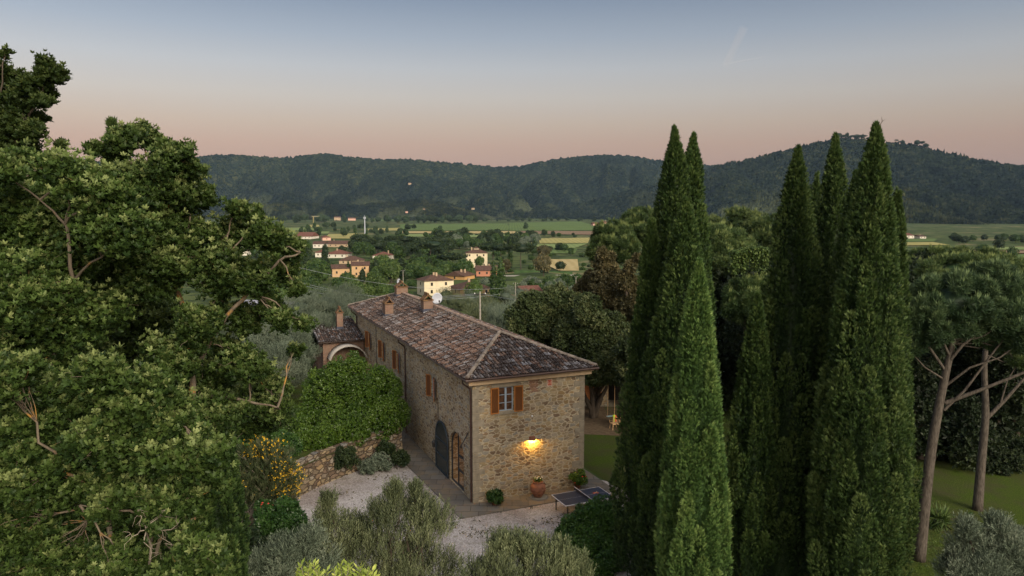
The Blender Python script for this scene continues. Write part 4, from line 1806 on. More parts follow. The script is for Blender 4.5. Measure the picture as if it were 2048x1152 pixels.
for k, (u_, v_, rot) in enumerate(((.70, .1, .4), (.86, .05, 1.7))):
    X_, Y_ = ttc[0] + math.cos(ang) * u_ - math.sin(ang) * v_, ttc[1] + math.sin(ang) * u_ + math.cos(ang) * v_
    pd = empty('table_tennis_bat', (X_, Y_, .01 + Z_T + .006), rot)
    tag(pd, ['table tennis bat lying left on the right half of the table', 'table tennis bat lying right of the other bat on the table'][k], 'bat')
    d = MB()
    d.lathe([(.001, .012), (.075, .012), (.08, .006), (.075, 0), (.001, 0)], 18)
    d.build('blade', plain('red rubber %d' % k, (.35, .10, .07), .7), pd)
    MB().box(.07, .18, -.013, .013, 0, .02).build('handle', M['wicker'], pd)

# swing under the trees, chair, orange outbuilding
sp_ = gz(1215, 800, 1.0)
S0 = gz(1222, 832, .55)
sw = empty('rope_swing', (S0[0], S0[1], .55), YAW)
tag(sw, 'rope swing with pale blue seat hanging under the dark trees', 'swing')
MB().box(-.32, .32, -.11, .11, -.02, .02).build('seat', plain('pale blue seat', (.42, .58, .62), .6), sw, False, .008)
for s in (-1, 1):
    MB().tube([(s * .28, 0, .02), (s * .27, 0, 4.5)], .014, 5).build('rope', M['wicker'], sw)
for k, (dx, cname, colr) in enumerate((('y', 'yellow green', (.55, .70, .08)), ('r', 'orange red', (.85, .12, .04)))):
    d = MB()
    x0 = .16 + k * .18
    V, Fc = [], []
    for i in range(6):
        z_ = .1 - i * .13
        for j in range(5):
            V.append((x0 + (j - 2) * .045, -.12 - .02 * math.sin(j * 1.7 + i), z_ - (.03 * j if k else 0)))
    for i in range(5):
        for j in range(4):
            Fc.append((i * 5 + j, i * 5 + j + 1, i * 5 + j + 6, i * 5 + j + 5))
    V2 = [(p[0], p[1] - .012, p[2]) for p in V]
    nn_ = len(V)
    d.add(V + V2, Fc + [tuple(nn_ + q for q in f[::-1]) for f in Fc])
    o = d.build('cloth', plain(cname + ' cloth', colr, .8))
    o.location = sw.location
    o.rotation_euler = (0, 0, YAW)
    tag(o, cname + ' cloth hung over the swing seat', 'cloth')

P_ = gz(1229, 858, 0)
chr_ = empty('wicker_chair', (P_[0], P_[1], 0), R(200))
tag(chr_, 'pale wicker garden chair standing on bare soil near the swing', 'chair')
MB().box(-.26, .26, -.24, .24, .38, .43).build('seat', M['wicker'], chr_)
for sx in (-1, 1):
    for sy in (-1, 1):
        MB().tube([(sx * .22, sy * .2, .38), (sx * .26, sy * .24, 0)], .022, 6).build('leg', M['wicker'], chr_)
    MB().tube([(sx * .25, -.22, .40), (sx * .30, -.18, .62), (sx * .30, .15, .64), (sx * .26, .24, .66)], .022, 6).build('armrest', M['wicker'], chr_)
d = MB()
for k in range(5):
    x = -.22 + k * .11
    d.tube([(x, .22, .42), (x * 1.1, .30, .85)], .014, 5)
d.tube([(-.26, .24, .42), (-.28, .32, .88), (0, .33, .93), (.28, .32, .88), (.26, .24, .42)], .022, 6)
d.build('backrest', M['wicker'], chr_)

# orange outbuilding behind the trees
ob = gz(1160, 812, 0)
ob = empty('outbuilding', (at(1140, 800, 56)[0], 55.6, -.1), R(-2))
tag(ob, 'low orange plastered outbuilding with stone pillars under dark trees', 'outbuilding')
om = plain('orange plaster', (.50, .20, .075), .9, .1, .25, 1)
MB().box(0, 8, 1.5, 6, 0, 3.0).build('wall', om, ob)
for k, x in enumerate((-.1, 2.4, 5.3, 8.1)):
    MB().box(x, x + .5, -.2, .3, 0, 2.6).build('pillar', M['stone_small'], ob)
MB().box(-.4, 8.8, -.5, 6.2, -.1, .12).build('step', M['sandstone'], ob)
d = MB()
d.add([(-.6, -.8, 2.55), (9, -.8, 2.55), (9, 6.5, 3.9), (-.6, 6.5, 3.9), (-.6, -.8, 2.7), (9, -.8, 2.7), (9, 6.5, 4.05), (-.6, 6.5, 4.05)],
      [(3, 2, 1, 0), (4, 5, 6, 7), (0, 1, 5, 4), (1, 2, 6, 5), (2, 3, 7, 6), (3, 0, 4, 7)])
d.build('roof', M['far_tile'], ob)
MB().box(3.0, 4.3, 1.44, 1.5, .05, 2.2).build('door', M['dark_in'], ob)
# ------------------------------------------------------------------ foreground oaks
def pb(px, py, rp, D, dz=0.0):
    c = at(px, py, D)
    return c, rp * D / F


def oak(name, label, base, hub, blobs, nspr, leaf, size, tm, limbs=(), seed=0, clump=.30, twigs=1.0, group=None):
    rr = random.Random(seed)
    root = empty(name, (0, 0, 0))
    tag(root, label, 'tree', group)
    br = MB()
    base, hub = Vector(base), Vector(hub)
    br.tube(wiggle(base, hub, 8, .03, 0, rr), taper(.24, .12, 8), 8)
    for pl, r0, r1 in limbs:
        n = len(pl) - 1
        pp = []
        for i in range(n):
            a, b = Vector(pl[i]), Vector(pl[i + 1])
            for k in range(4): pp.append(a.lerp(b, k / 4) + Vector([rr.uniform(-.04, .04) for _ in range(3)]) * (i > 0 or k > 0))
        pp.append(Vector(pl[-1]))
        br.tube(pp, taper(r0 * .62, r1 * .6, len(pp) - 1), 7)
    Ps, Vv = [], []
    starts = [hub]
    for pl, r0, r1 in limbs: starts += [Vector(p) for p in pl[1:]]
    tot = sum(r ** 2 for c, r in blobs)
    for c, r in blobs:
        c = Vector(c)
        s = min(starts, key=lambda q: (q - c).length + rr.uniform(0, 1.2))
        L = (c - s).length
        limb = wiggle(s, c, 6, .05, .05, rr)
        r0 = min(.05, .012 + .011 * L)
        br.tube(limb, taper(r0, .009, 6), 6, .5, False)
        k = max(5, int(12 * r / clump * .7))
        nb = nspr * r ** 2 / tot
        for j in range(k):
            d = Vector(rdir(1)[0])
            d.z = d.z * .8 + .15
            e = c + d * r * rr.uniform(.35, 1.12)
            st = limb[rr.choice((3, 4, 5, 6))]
            tw = wiggle(st, e, 4, .08, .05, rr)
            if rr.random() < twigs: br.tube(tw, taper(.010, .004, 4), 4, .5, False)
            m = max(3, int(nb / k * rr.uniform(.4, 1.6)))
            cr = clump * rr.uniform(.35, 1.0) * min(1.1, r / .5 + .3)
            g = rng.normal(size=(m, 3)) * cr * np.array([.56, .56, .52])
            Ps.append(np.array(e) + g)
            # higher leaves in a clump are the younger, paler ones
            Vv.append(np.clip(.34 + g[:, 2] / cr * .40 + rng.normal(0, .15, m) + rr.uniform(-.16, .16), 0, 1))
            # a few bare twig tips beyond
            if rr.random() < .18:
                tip = e + d * cr * 1.8
                br.tube(wiggle(e, tip, 3, .15, 0, rr), taper(.006, .002, 3), 3, .5, False)
    # loose sprigs between the clumps
    m = int(nspr * .3)
    w_ = np.array([r ** 2 for c, r in blobs])
    bi = rng.choice(len(blobs), m, p=w_ / w_.sum())
    Ps.append(np.array([np.asarray(b[0]) for b in blobs])[bi] + rdir(m) * (np.array([b[1] for b in blobs])[bi] * rng.uniform(.3, 1.05, m))[:, None])
    Vv.append(np.clip(rng.normal(.33, .18, m), 0, 1))
    P = np.vstack(Ps)
    val = np.concatenate(Vv)
    n = len(P)
    D = rdir(n) * .8 + np.array([0, 0, .9])
    S = size * rng.uniform(.75, 1.25, n)
    br.build('trunk', M['bark_oak'] if leaf != 'oak_leaf_dark' else M['bark_dark'], root, True)
    sets = []
    if tm == 'mix':
        k = n // 4
        sets = [(T_OAK[0], P[:k], D[:k], S[:k], val[:k]), (T_OAK[1], P[k:], D[k:], S[k:], val[k:])]
    else:
        sets = [(T_OAK[1], P, D, S, val)]
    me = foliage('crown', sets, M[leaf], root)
    return root


B1 = [(40, 345, 45), (80, 400, 60), (20, 420, 70), (150, 362, 42), (150, 440, 70), (215, 390, 55), (60, 500, 80), (170, 540, 80), (40, 600, 80),
      (140, 640, 80), (50, 720, 80), (150, 760, 70), (240, 470, 60), (90, 330, 22), (180, 340, 20), (0, 350, 40), (-60, 500, 110), (-60, 700, 110), (-50, 380, 60)]
oak('oak_tree', 'broad oak filling the left edge with pale new leaf tips', (-11.5, 13, TERR), at(95, 760, 15), [pb(x, y, r, 15 + 1.2 * math.sin(x * .05 + y)) for x, y, r in B1],
    30000, 'oak_leaf', .084, 'lo', [([at(95, 760, 15), at(110, 640, 15), at(90, 560, 15.3), at(60, 440, 15.5), at(20, 390, 15.5)], .12, .03),
                                    ([at(95, 760, 15), at(150, 560, 14.6), at(130, 450, 14.5), at(80, 400, 14.5)], .10, .025)], 3)
B2 = [(250, 285, 30), (290, 275, 27), (235, 315, 22), (335, 305, 28), (368, 325, 28), (388, 350, 20), (185, 297, 17), (300, 380, 55), (345, 425, 60), (395, 395, 28),
      (270, 470, 75), (360, 360, 34), (330, 520, 70), (430, 500, 52), (472, 420, 20), (512, 436, 18), (480, 465, 32), (445, 560, 52), (540, 485, 34), (585, 500, 28),
      (560, 545, 30), (510, 565, 36), (592, 580, 18), (560, 640, 26), (600, 650, 15), (540, 612, 26), (480, 640, 38), (400, 655, 42), (300, 560, 50),
      (500, 735, 42), (545, 790, 38), (560, 825, 34), (500, 830, 45), (445, 835, 48), (420, 770, 45), (460, 700, 30), (590, 700, 14), (350, 720, 50)]
hub = at(385, 800, 16)
L1 = [hub, at(378, 730, 16), at(400, 680, 16), at(430, 590, 16), at(445, 530, 16.2), at(455, 470, 16.3)]
L2 = [at(385, 745, 16), at(440, 650, 15.8), at(500, 580, 15.8), at(560, 520, 15.9), at(600, 505, 16)]
L3 = [at(400, 690, 16), at(345, 560, 16.4), at(320, 470, 16.5), at(300, 350, 16.6), at(285, 290, 16.6)]
L4 = [hub, at(440, 790, 15.6), at(500, 800, 15.5), at(555, 815, 15.5)]
L5 = [at(345, 560, 16.4), at(370, 470, 16.4), at(385, 400, 16.4), at(360, 330, 16.4)]
oak('oak_tree', 'spreading oak with orange lichened limbs beside the gravel court', (-8.0, 17, TERR), hub,
    [pb(x, y, r, 16 + .8 * math.sin(x * .04 + y * .03)) for x, y, r in B2], 32000, 'oak_leaf', .080, 'lo',
    [(L1, .13, .03), (L2, .10, .03), (L3, .11, .02), (L4, .09, .03), (L5, .06, .02)], 5, .26)
B3 = [(300, 800, 75), (220, 870, 75), (345, 890, 75), (420, 925, 50), (60, 860, 80), (100, 955, 85), (230, 985, 75), (330, 1010, 62), (395, 1000, 42),
      (440, 965, 30), (30, 1060, 85), (130, 1105, 85), (245, 1130, 60), (382, 1062, 22), (0, 760, 60), (130, 800, 70), (-60, 950, 120), (60, 1200, 120), (250, 1210, 90), (200, 760, 50), (395, 1105, 42), (412, 1150, 46), (365, 1150, 50)]
oak('oak_tree', 'nearest oak crown at the lower left with grey green leaves and bare twigs', (-7.5, 10.5, TERR), at(250, 1300, 12.5),
    [pb(x, y, r, 12.3 + .8 * math.sin(x * .06 + y * .04)) for x, y, r in B3], 30000, 'oak_leaf', .078, 'mix',
    [([at(250, 1300, 12.5), at(210, 1000, 12.8), at(130, 940, 12.4), at(60, 900, 12.4)], .10, .03),
     ([at(250, 1300, 12.5), at(320, 1060, 12.2), at(260, 1020, 12), at(160, 1010, 12)], .07, .02),
     ([at(250, 1300, 12.5), at(330, 950, 12.9), at(330, 850, 12.6), at(300, 770, 12.6)], .09, .03)], 9, .27)
B4 = [(88, 135, 17), (112, 152, 17), (85, 160, 18), (60, 172, 18), (25, 165, 24), (5, 140, 14), (40, 205, 24), (88, 205, 16), (100, 185, 12), (30, 250, 26), (72, 265, 22),
      (5, 215, 24), (58, 295, 20), (5, 290, 26), (-40, 180, 40), (-40, 260, 45), (75, 235, 16), (118, 292, 9), (10, 110, 9)]
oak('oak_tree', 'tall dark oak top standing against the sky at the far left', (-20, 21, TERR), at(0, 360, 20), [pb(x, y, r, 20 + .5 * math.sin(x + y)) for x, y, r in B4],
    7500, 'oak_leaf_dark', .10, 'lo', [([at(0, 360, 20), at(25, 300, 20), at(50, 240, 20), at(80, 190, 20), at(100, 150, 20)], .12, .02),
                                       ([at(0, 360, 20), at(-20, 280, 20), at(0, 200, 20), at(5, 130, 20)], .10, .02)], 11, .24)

B5 = [(60, 480, 110), (180, 520, 100), (60, 660, 120), (190, 700, 110), (60, 860, 120), (200, 880, 120), (330, 800, 90), (330, 980, 90), (80, 1050, 120), (230, 1090, 120), (-80, 800, 140), (-80, 560, 130), (320, 660, 70), (380, 900, 60)]
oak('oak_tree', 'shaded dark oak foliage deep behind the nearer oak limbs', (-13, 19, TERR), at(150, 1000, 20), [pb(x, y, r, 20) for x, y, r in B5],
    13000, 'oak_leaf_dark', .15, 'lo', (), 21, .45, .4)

# bare twiggy branches in front of the lower oak
tw = MB()
rr = random.Random(4)
for (sx, sy, tx, ty) in ((292, 1060, 330, 1020), (292, 1060, 250, 1075), (292, 1065, 300, 1120), (300, 1065, 360, 1040), (292, 1060, 275, 1020), (300, 1062, 345, 1090)):
    p = wiggle(at(sx, sy, 11.6), at(tx, ty, 11.4), 5, .12, 0, rr)
    tw.tube(p, taper(.012, .003, 5), 4, .5, False)
    for k in range(4):
        q = p[rr.randint(2, 5)]
        tw.tube(wiggle(q, q + Vector((rr.uniform(-.25, .25), rr.uniform(-.1, .1), rr.uniform(-.2, .2))), 3, .2, 0, rr), taper(.005, .002, 3), 3, .5, False)
tw.tube(wiggle(at(292, 1060, 11.6), at(300, 1150, 12.5), 5, .05, 0, rr), taper(.014, .03, 5), 5, .5, False)
roots_ = [o for o in bpy.data.objects if o.name.startswith('oak_tree')]
tw.build('dead_branch', M['bark_grey'], [o for o in roots_ if 'nearest' in o['label']][0], True)


# ------------------------------------------------------------------ cypresses
def cypress(label, base, h, r, nt, mat, seed=0, tuft=.105, plumes=70, shape=.62, ex=.60, group='cypresses', low=0.25, wob=.0, tops=None):
    """columnar tree of upright plumes; tops: extra leading spires (dx, dy, height factor)"""
    rg = np.random.default_rng(seed)
    root = empty('cypress', base)
    tag(root, label, 'cypress', group)
    tr = MB()
    tr.tube([(0, 0, 0), (.05, 0, h * .5), (0, 0, h * .92)], [r * .14 + .08, .1, .02], 8)
    tr.build('trunk', M['bark_dark'], root, True)

    def prof(t_):
        t_ = np.clip(t_, 0, 1)
        return r * np.minimum(1, (np.clip(1 - t_, 0, 1) / shape) ** ex) * (.80 + .20 * np.minimum(1, t_ / .25))
    Ps, Ds, Vs = [], [], []
    plumes = int(plumes * 1.6)
    nt = int(nt * 2.0)
    for i in range(plumes):
        z0 = h * (low * .3 + (i / plumes) ** .95 * .86)
        th = i * 2.39996 + rg.uniform(-.4, .4)
        L = min(rg.uniform(.08, .17) * h, (h - z0) * .98)
        rp = r * rg.uniform(.17, .31) * (.15 + .85 * (1 - z0 / h) ** .55)
        m = int(nt / plumes * (.2 + rp / (r * .2) * .8))
        s = rg.uniform(0, 1, m) ** .85
        z = z0 + s * L
        R_ = np.maximum(prof(z / h * 1.02) * (1 + rg.normal(0, .05)) - rp * 1.0 + s * rp * .75, 0)
        R_ = R_ * (1 - .15 * np.maximum(0, np.sin(4 * th + seed + z * .35)) ** 2)
        cxp, cyp = R_ * math.cos(th), R_ * math.sin(th)
        tt_ = s
        pr = rp * np.sin(math.pi * np.clip(.12 + .88 * tt_, 0, 1)) ** .55 * (1 - .25 * tt_)
        a = rg.uniform(0, 2 * math.pi, m)
        q = rg.uniform(.80, 1.06, m)
        x = cxp + np.cos(a) * pr * q
        y = cyp + np.sin(a) * pr * q
        Ps.append(np.column_stack([x, y, z]))
        out = np.column_stack([np.cos(a) * .55 + math.cos(th) * .25, np.sin(a) * .55 + math.sin(th) * .25, np.full(m, 1.0)])
        Ds.append(out + rg.normal(0, .22, (m, 3)))
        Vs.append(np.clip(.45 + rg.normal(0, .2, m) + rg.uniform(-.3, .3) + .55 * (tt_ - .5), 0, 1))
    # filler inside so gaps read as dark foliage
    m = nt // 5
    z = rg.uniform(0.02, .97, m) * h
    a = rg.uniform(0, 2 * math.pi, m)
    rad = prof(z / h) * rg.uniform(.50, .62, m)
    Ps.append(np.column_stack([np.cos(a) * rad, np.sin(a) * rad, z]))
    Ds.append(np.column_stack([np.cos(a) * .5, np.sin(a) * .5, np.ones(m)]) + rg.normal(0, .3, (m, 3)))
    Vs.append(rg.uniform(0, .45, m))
    rt_ = random.Random(seed)
    tops = (tops or []) + [(rt_.uniform(-.05, .05), 0, h + rt_.uniform(-.05, .12), 1.2), (rt_.uniform(-.2, .2), rt_.uniform(-.2, .2), h * .97, 1.2), (rt_.uniform(-.28, .28), 0, h * .945, 1.1)]
    if tops:
        for dx, dy, zt, L in tops:
            m = int(nt * .012)
            s = rg.uniform(0, 1, m)
            pr = .17 * (1 - s) ** .9 + .01
            a = rg.uniform(0, 2 * math.pi, m)
            Ps.append(np.column_stack([dx * (1 - .2 * s) + np.cos(a) * pr, dy + np.sin(a) * pr, zt - L + s * L]))
            Ds.append(np.column_stack([np.cos(a) * .4, np.sin(a) * .4, np.ones(m)]))
            Vs.append(rg.uniform(.2, .7, m))
    P, D, V = np.vstack(Ps), np.vstack(Ds), np.concatenate(Vs)
    S = tuft * rg.uniform(.7, 1.3, len(P))
    # core
    nu, nv = 14, 22
    cv, cf = [], []
    for i in range(nv + 1):
        t_ = i / nv * .97
        for j in range(nu):
            th = 2 * math.pi * j / nu
            rr_ = float(prof(np.array(t_))) * (.50 + .06 * math.sin(3 * th + i * .6))
            cv.append((rr_ * math.cos(th), rr_ * math.sin(th), t_ * h + .1))
    for i in range(nv):
        for j in range(nu):
            cf.append((i * nu + j, i * nu + (j + 1) % nu, (i + 1) * nu + (j + 1) % nu, (i + 1) * nu + j))
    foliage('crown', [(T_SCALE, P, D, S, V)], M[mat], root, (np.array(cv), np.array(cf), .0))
    return root


def cyp_at(label, px, top, D, wpx, nt, mat, seed, zb=0.0, **k):
    tp = at(px, top, D)
    h = tp[2] - zb
    return cypress(label, (tp[0], tp[1], zb), h, wpx * D / F / 2, nt, mat, seed, **k)


# left pair of the front group, the nearest fresh green one before it
cyp_at('tallest spire of the left cypress clump, its tip against the sky', 1350, 262, 27.0, 160, 17000, 'cyp', 1, plumes=95)
cyp_at('right twin spire of the left cypress clump just behind the tallest', 1386, 276, 27.8, 118, 12000, 'cyp', 2, plumes=80, ex=.52)
cyp_at('middle cypress of the left clump reaching below the twin tips', 1372, 402, 25.0, 180, 17000, 'cyp', 3, plumes=90)
cyp_at('lower flank cypress on the outer left of the clump', 1304, 440, 26.4, 138, 13000, 'cyp', 4, plumes=70, ex=.75)
cyp_at('bright fresh green slender cypress standing nearest in front', 1398, 528, 22.0, 146, 21000, 'cyp_bright', 5, plumes=90, tuft=.095)
# right group
cyp_at('dark cypress at the left of the right hand group with a blunt tip', 1596, 300, 27.5, 162, 15000, 'cyp', 6, plumes=85)
cyp_at('half hidden shorter cypress left of the dark right hand group', 1515, 590, 27.0, 105, 9000, 'cyp', 7, plumes=60)
cyp_at('middle cypress of the right hand group with a slim pointed tip', 1672, 276, 29.0, 125, 13000, 'cyp_olive', 8, plumes=80)
cyp_at('thin cypress tip peeking between two larger cypresses', 1634, 348, 31.0, 50, 4000, 'cyp_olive', 9, plumes=40)
cyp_at('narrow dark cypress leaning on the left side of the tallest one', 1712, 345, 27.0, 110, 10000, 'cyp', 10, plumes=70)
cyp_at('tallest right hand cypress of olive green with a ragged dead tip', 1752, 252, 24.5, 176, 22000, 'cyp_olive', 11, plumes=105,
       tops=[(.10, 0, 15 + 2.55, .7)])
cyp_at('outer right flank cypress beside the leaning pine trunk', 1796, 385, 25.2, 125, 10000, 'cyp_olive', 12, plumes=70, ex=.75)
# one behind the oaks on the left
cyp_at('weeping dark cypress behind the oaks by the yellow broom', 425, 760, 21.0, 110, 10000, 'cyp', 14, zb=TERR, plumes=50, shape=.6)
cyp_at('dark ivy clad spire rising out of the oaks against the sky', 224, 243, 24.0, 95, 9000, 'cyp', 15, zb=TERR, plumes=70, shape=.5, tuft=.14)
cyp_at('dark conifer filling the shade deep behind the oak limbs', 300, 420, 24.0, 190, 10000, 'cyp', 16, zb=TERR, plumes=70, shape=.6)
# dry crooked tip on the tallest
d = MB()
tp = at(1757, 268, 24.5)
d.tube([tp, tp + [.02, 0, .25], tp + [.10, 0, .42], tp + [.07, 0, .55]], [.02, .015, .01, .004], 4)
d.tube([tp + [.10, 0, .40], tp + [.22, 0, .50]], [.008, .003], 3)
rt = [o for o in bpy.data.objects if o.name.startswith('cypress') and 'ragged' in o.get('label', '')][0]
d.v = [tuple(Vector(v) - rt.location) for v in d.v]
d.build('dead_tip', M['bark_dark'], rt)


# ------------------------------------------------------------------ umbrella pines
def pine(label, base, top_blobs, n, mat, trunk_pts, tr_r, seed=0, size=.20, group=None, limbs=18, extra=()):
    rr = random.Random(seed)
    root = empty('umbrella_pine', (0, 0, 0))
    tag(root, label, 'pine', group)
    br = MB()
    pts = [Vector(p) for p in trunk_pts]
    pp = []
    for i in range(len(pts) - 1):
        for k in range(5): pp.append(pts[i].lerp(pts[i + 1], k / 5))
    pp.append(pts[-1])
    for _ in range(2): pp = [pp[0]] + [(pp[i - 1] + pp[i] * 2 + pp[i + 1]) / 4 for i in range(1, len(pp) - 1)] + [pp[-1]]
    br.tube(pp, taper(tr_r, tr_r * .22, len(pp) - 1), 12)
    tip = pp[-1]
    for c, r in top_blobs:
        r_ = np.asarray(r) * np.ones(3)
        for j in range(max(3, int(limbs / len(top_blobs)))):
            e = Vector(c) + Vector((rr.uniform(-.8, .8) * r_[0], rr.uniform(-.8, .8) * r_[1], rr.uniform(-.6, .2) * r_[2]))
            s = pp[rr.randint(max(2, len(pp) - 13), len(pp) - 1)]
            br.tube(wiggle(s, e, 6, .05, -.05, rr), taper(tr_r * .15, .012, 6), 6, .5, False)
    for pl, r0, r1 in extra:
        br.tube([Vector(p) for p in pl], taper(r0, r1, len(pl) - 1), 7, .5, False)
    br.build('trunk', M['bark_pine'], root, True)
    # clumps over the upper side of the dome
    P, N, lob = lobe_points(top_blobs, n, 46, .20)
    P = P + N * 0
    D = N * .6 + rdir(len(P)) * .45 + np.array([0, 0, .75])
    S = size * rng.uniform(.7, 1.25, len(P))
    val = np.clip(lob * .4 + rng.uniform(0, .5, len(P)) + .15 * N[:, 2], 0, 1)
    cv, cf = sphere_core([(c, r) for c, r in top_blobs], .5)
    sets = [(T_NEEDLE, P, D, S, val)]
    k = rng.choice(len(P), len(P) // 14)
    k = k[N[k][:, 2] > .3]
    sets.append((T_BLADE, P[k] + [0, 0, .05], np.tile([0, 0, 1.], (len(k), 1)) + rng.normal(0, .12, (len(k), 3)), np.full(len(k), size * 1.5), np.ones(len(k))))
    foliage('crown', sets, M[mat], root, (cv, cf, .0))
    return root


def PB(px, py, rx, rz, D, ry=None):
    c = at(px, py, D)
    k = D / F
    return (c, (rx * k, (ry or rx) * k * .9, rz * k))


# two pines on the right lawn
g1, g2 = gz(1838, 1120, 0), gz(1955, 1020, 0)
D1, D2 = g1[1], g2[1]
pine('leaning umbrella pine nearest the cypresses, pale bark trunk on the lawn', g1, [PB(1905, 610, 95, 66, D1), PB(1985, 600, 90, 80, D1 + 1), PB(1862, 640, 52, 56, D1 - .5), PB(2060, 630, 90, 85, D1 + .5), PB(1950, 665, 70, 26, D1 + .8), PB(2015, 680, 60, 30, D1 + .2), PB(2045, 640, 50, 40, D1 - .8), PB(1880, 670, 34, 22, D1 + .5), PB(1832, 652, 30, 24, D1 - .2), PB(1828, 700, 20, 14, D1 - .3), PB(1995, 632, 46, 30, D1 - .6), PB(2048, 684, 34, 20, D1 - .8), PB(1872, 628, 30, 26, D1 - .5)], 26000,
     'pine_blue', [g1, at(1850, 1000, D1), at(1862, 900, D1), at(1880, 800, D1), at(1893, 740, D1), at(1900, 710, D1), at(1908, 670, D1), at(1912, 630, D1), at(1916, 590, D1)], .27, 1,
     extra=[([at(1890, 806, D1), at(1960, 780, D1 - .4), at(2048, 745, D1 - 1), at(2100, 720, D1 - 1)], .10, .04),
            ([at(1888, 820, D1), at(1930, 780, D1 - .3), at(1990, 700, D1 - .5), at(2040, 640, D1 - .5)], .07, .03),
            ([at(1893, 745, D1), at(1862, 700, D1), at(1835, 668, D1), at(1822, 640, D1)], .07, .03),
            ([at(1890, 760, D1), at(1850, 735, D1 - .3), at(1822, 705, D1 - .3)], .045, .02),
            ([at(1896, 725, D1), at(1925, 690, D1 - .4), at(1965, 660, D1 - .5), at(1995, 625, D1 - .5)], .08, .03),
            ([at(1893, 770, D1), at(1940, 735, D1 - .5), at(2000, 715, D1 - .8), at(2048, 680, D1 - .8)], .06, .02),
            ([at(1899, 712, D1), at(1880, 670, D1 - .4), at(1872, 630, D1 - .4)], .06, .02)])
pine('straight umbrella pine trunk on the lawn near the right edge', g2, [PB(2010, 560, 100, 50, D2 + 2), PB(1920, 545, 80, 36, D2 + 3), PB(2090, 580, 90, 60, D2), PB(2045, 722, 30, 14, D2), PB(2070, 700, 40, 22, D2)], 16000,
     'pine', [g2, at(1962, 930, D2), at(1972, 830, D2), at(1968, 740, D2), at(1972, 690, D2), at(1976, 640, D2), at(1980, 590, D2)], .25, 2,
     extra=[([at(1972, 838, D2), at(2010, 800, D2), at(2050, 755, D2), at(2090, 720, D2)], .11, .05),
            ([at(2000, 810, D2), at(2015, 760, D2), at(2040, 720, D2)], .05, .02)])
# the band of pine crowns behind the cypresses
for i, (px, py, rx, rz, D, lab) in enumerate([
    (1290, 450, 60, 34, 66, 'round topped pine left of the twin cypress spires'),
    (1225, 480, 45, 38, 62, 'darker lower pine at the left end of the pine belt'),
    (1475, 455, 75, 38, 64, 'broad pine crown between the two cypress groups'),
    (1550, 470, 60, 45, 60, 'pine crown touching the left side of the right cypress group'),
    (1440, 500, 70, 50, 56, 'shaded pine crown low between the two cypress groups'),
    (1870, 525, 60, 28, 58, 'pine crown just right of the tallest right hand cypress'),
    (1950, 530, 70, 34, 54, 'wide pine crown in front of the right hand fields'),
    (2040, 560, 60, 42, 50, 'dark pine crown at the right edge of the view'),
    (1505, 590, 55, 40, 46, 'bluish pine crown below the creeper covered branch'),
    (1560, 640, 60, 50, 44, 'deep green pine crown beside the dark cypress trunk shade')]):
    c = at(px, py, D)
    k = D / F
    pine(lab, None, [PB(px, py, rx, rz, D), PB(px + rx * .4, py + rz * .5, rx * .8, rz * .8, D - 2), PB(px - rx * .4, py + rz * .6, rx * .7, rz * .8, D - 1)], 7000,
         'pine' if i % 3 else 'mid_bright' if i == 2 else 'pine', [(c[0] + .3, D, -1), (c[0], D, 4), (c[0] + .2, D, 8), (c[0], D, max(9, c[2] - 2.5))], .28, 20 + i, .30, 'pine crowns behind the cypresses', 10)
# bright creeper hanging over a pine bough
cr = MB()
e0, e1 = at(1465, 505, 45), at(1535, 500, 45)
rt = empty('creeper_vine', (0, 0, 0))
tag(rt, 'bright green creeper draped over a pine bough between cypress groups', 'creeper')
bough = wiggle(e0, e1, 8, .05, .06, random.Random(3))
cr.tube(bough, .05, 6)
cr.build('stem', M['bark_dark'], rt)
n = 2600
s = rng.uniform(0, 1, n)
hang = rng.uniform(0, 1, n) ** 1.7 * (1.0 + .5 * np.sin(s * 23))
bp_ = np.array([bough[int(k * 7.99)].lerp(bough[min(8, int(k * 7.99) + 1)], (k * 8) % 1) for k in s])
P = bp_ + np.column_stack([rng.normal(0, .12, n), rng.normal(0, .2, n), .12 - hang])
foliage('foliage', [(T_LEAFLET, P, np.tile([0, 0, -1.], (n, 1)) + rdir(n) * .8, rng.uniform(.10, .2, n), rng.random(n))], M['mid_bright'], rt)


# ------------------------------------------------------------------ broadleaf trees and shrubs near the house
def bush(name, label, cat, blobs, n, T, size, mat, ground=None, bark='bark_dark', sub=16, subr=.34, upb=.5, core=.48, group=None, stems=3, tr=.12, lobv=.5):
    root = empty(name, (0, 0, 0))
    tag(root, label, cat, group)
    cs = np.array([c for c, r in blobs])
    g = np.array(ground if ground is not None else [cs[:, 0].mean(), cs[:, 1].mean(), 0.0])
    br = MB()
    rr = random.Random(len(label))
    for k in range(stems):
        c = Vector(blobs[k % len(blobs)][0])
        b = Vector(g) + Vector((rr.uniform(-.2, .2), rr.uniform(-.2, .2), 0)) * (stems > 1)
        br.tube(wiggle(b, c, 6, .05, 0, rr), taper(tr, tr * .3, 6), 7, .5, False)
    br.build('trunk' if cat == 'tree' else 'stem', M[bark], root, True)
    leafy_crown(blobs, n, T, size, M[mat], root, sub, subr, upb, core, 'crown' if cat == 'tree' else 'foliage', lobv)
    return root


def BB(px, py, r, D, rz=None):
    c = at(px, py, D)
    k = D / F
    return (c, (r * k, r * k, (rz or r) * k))


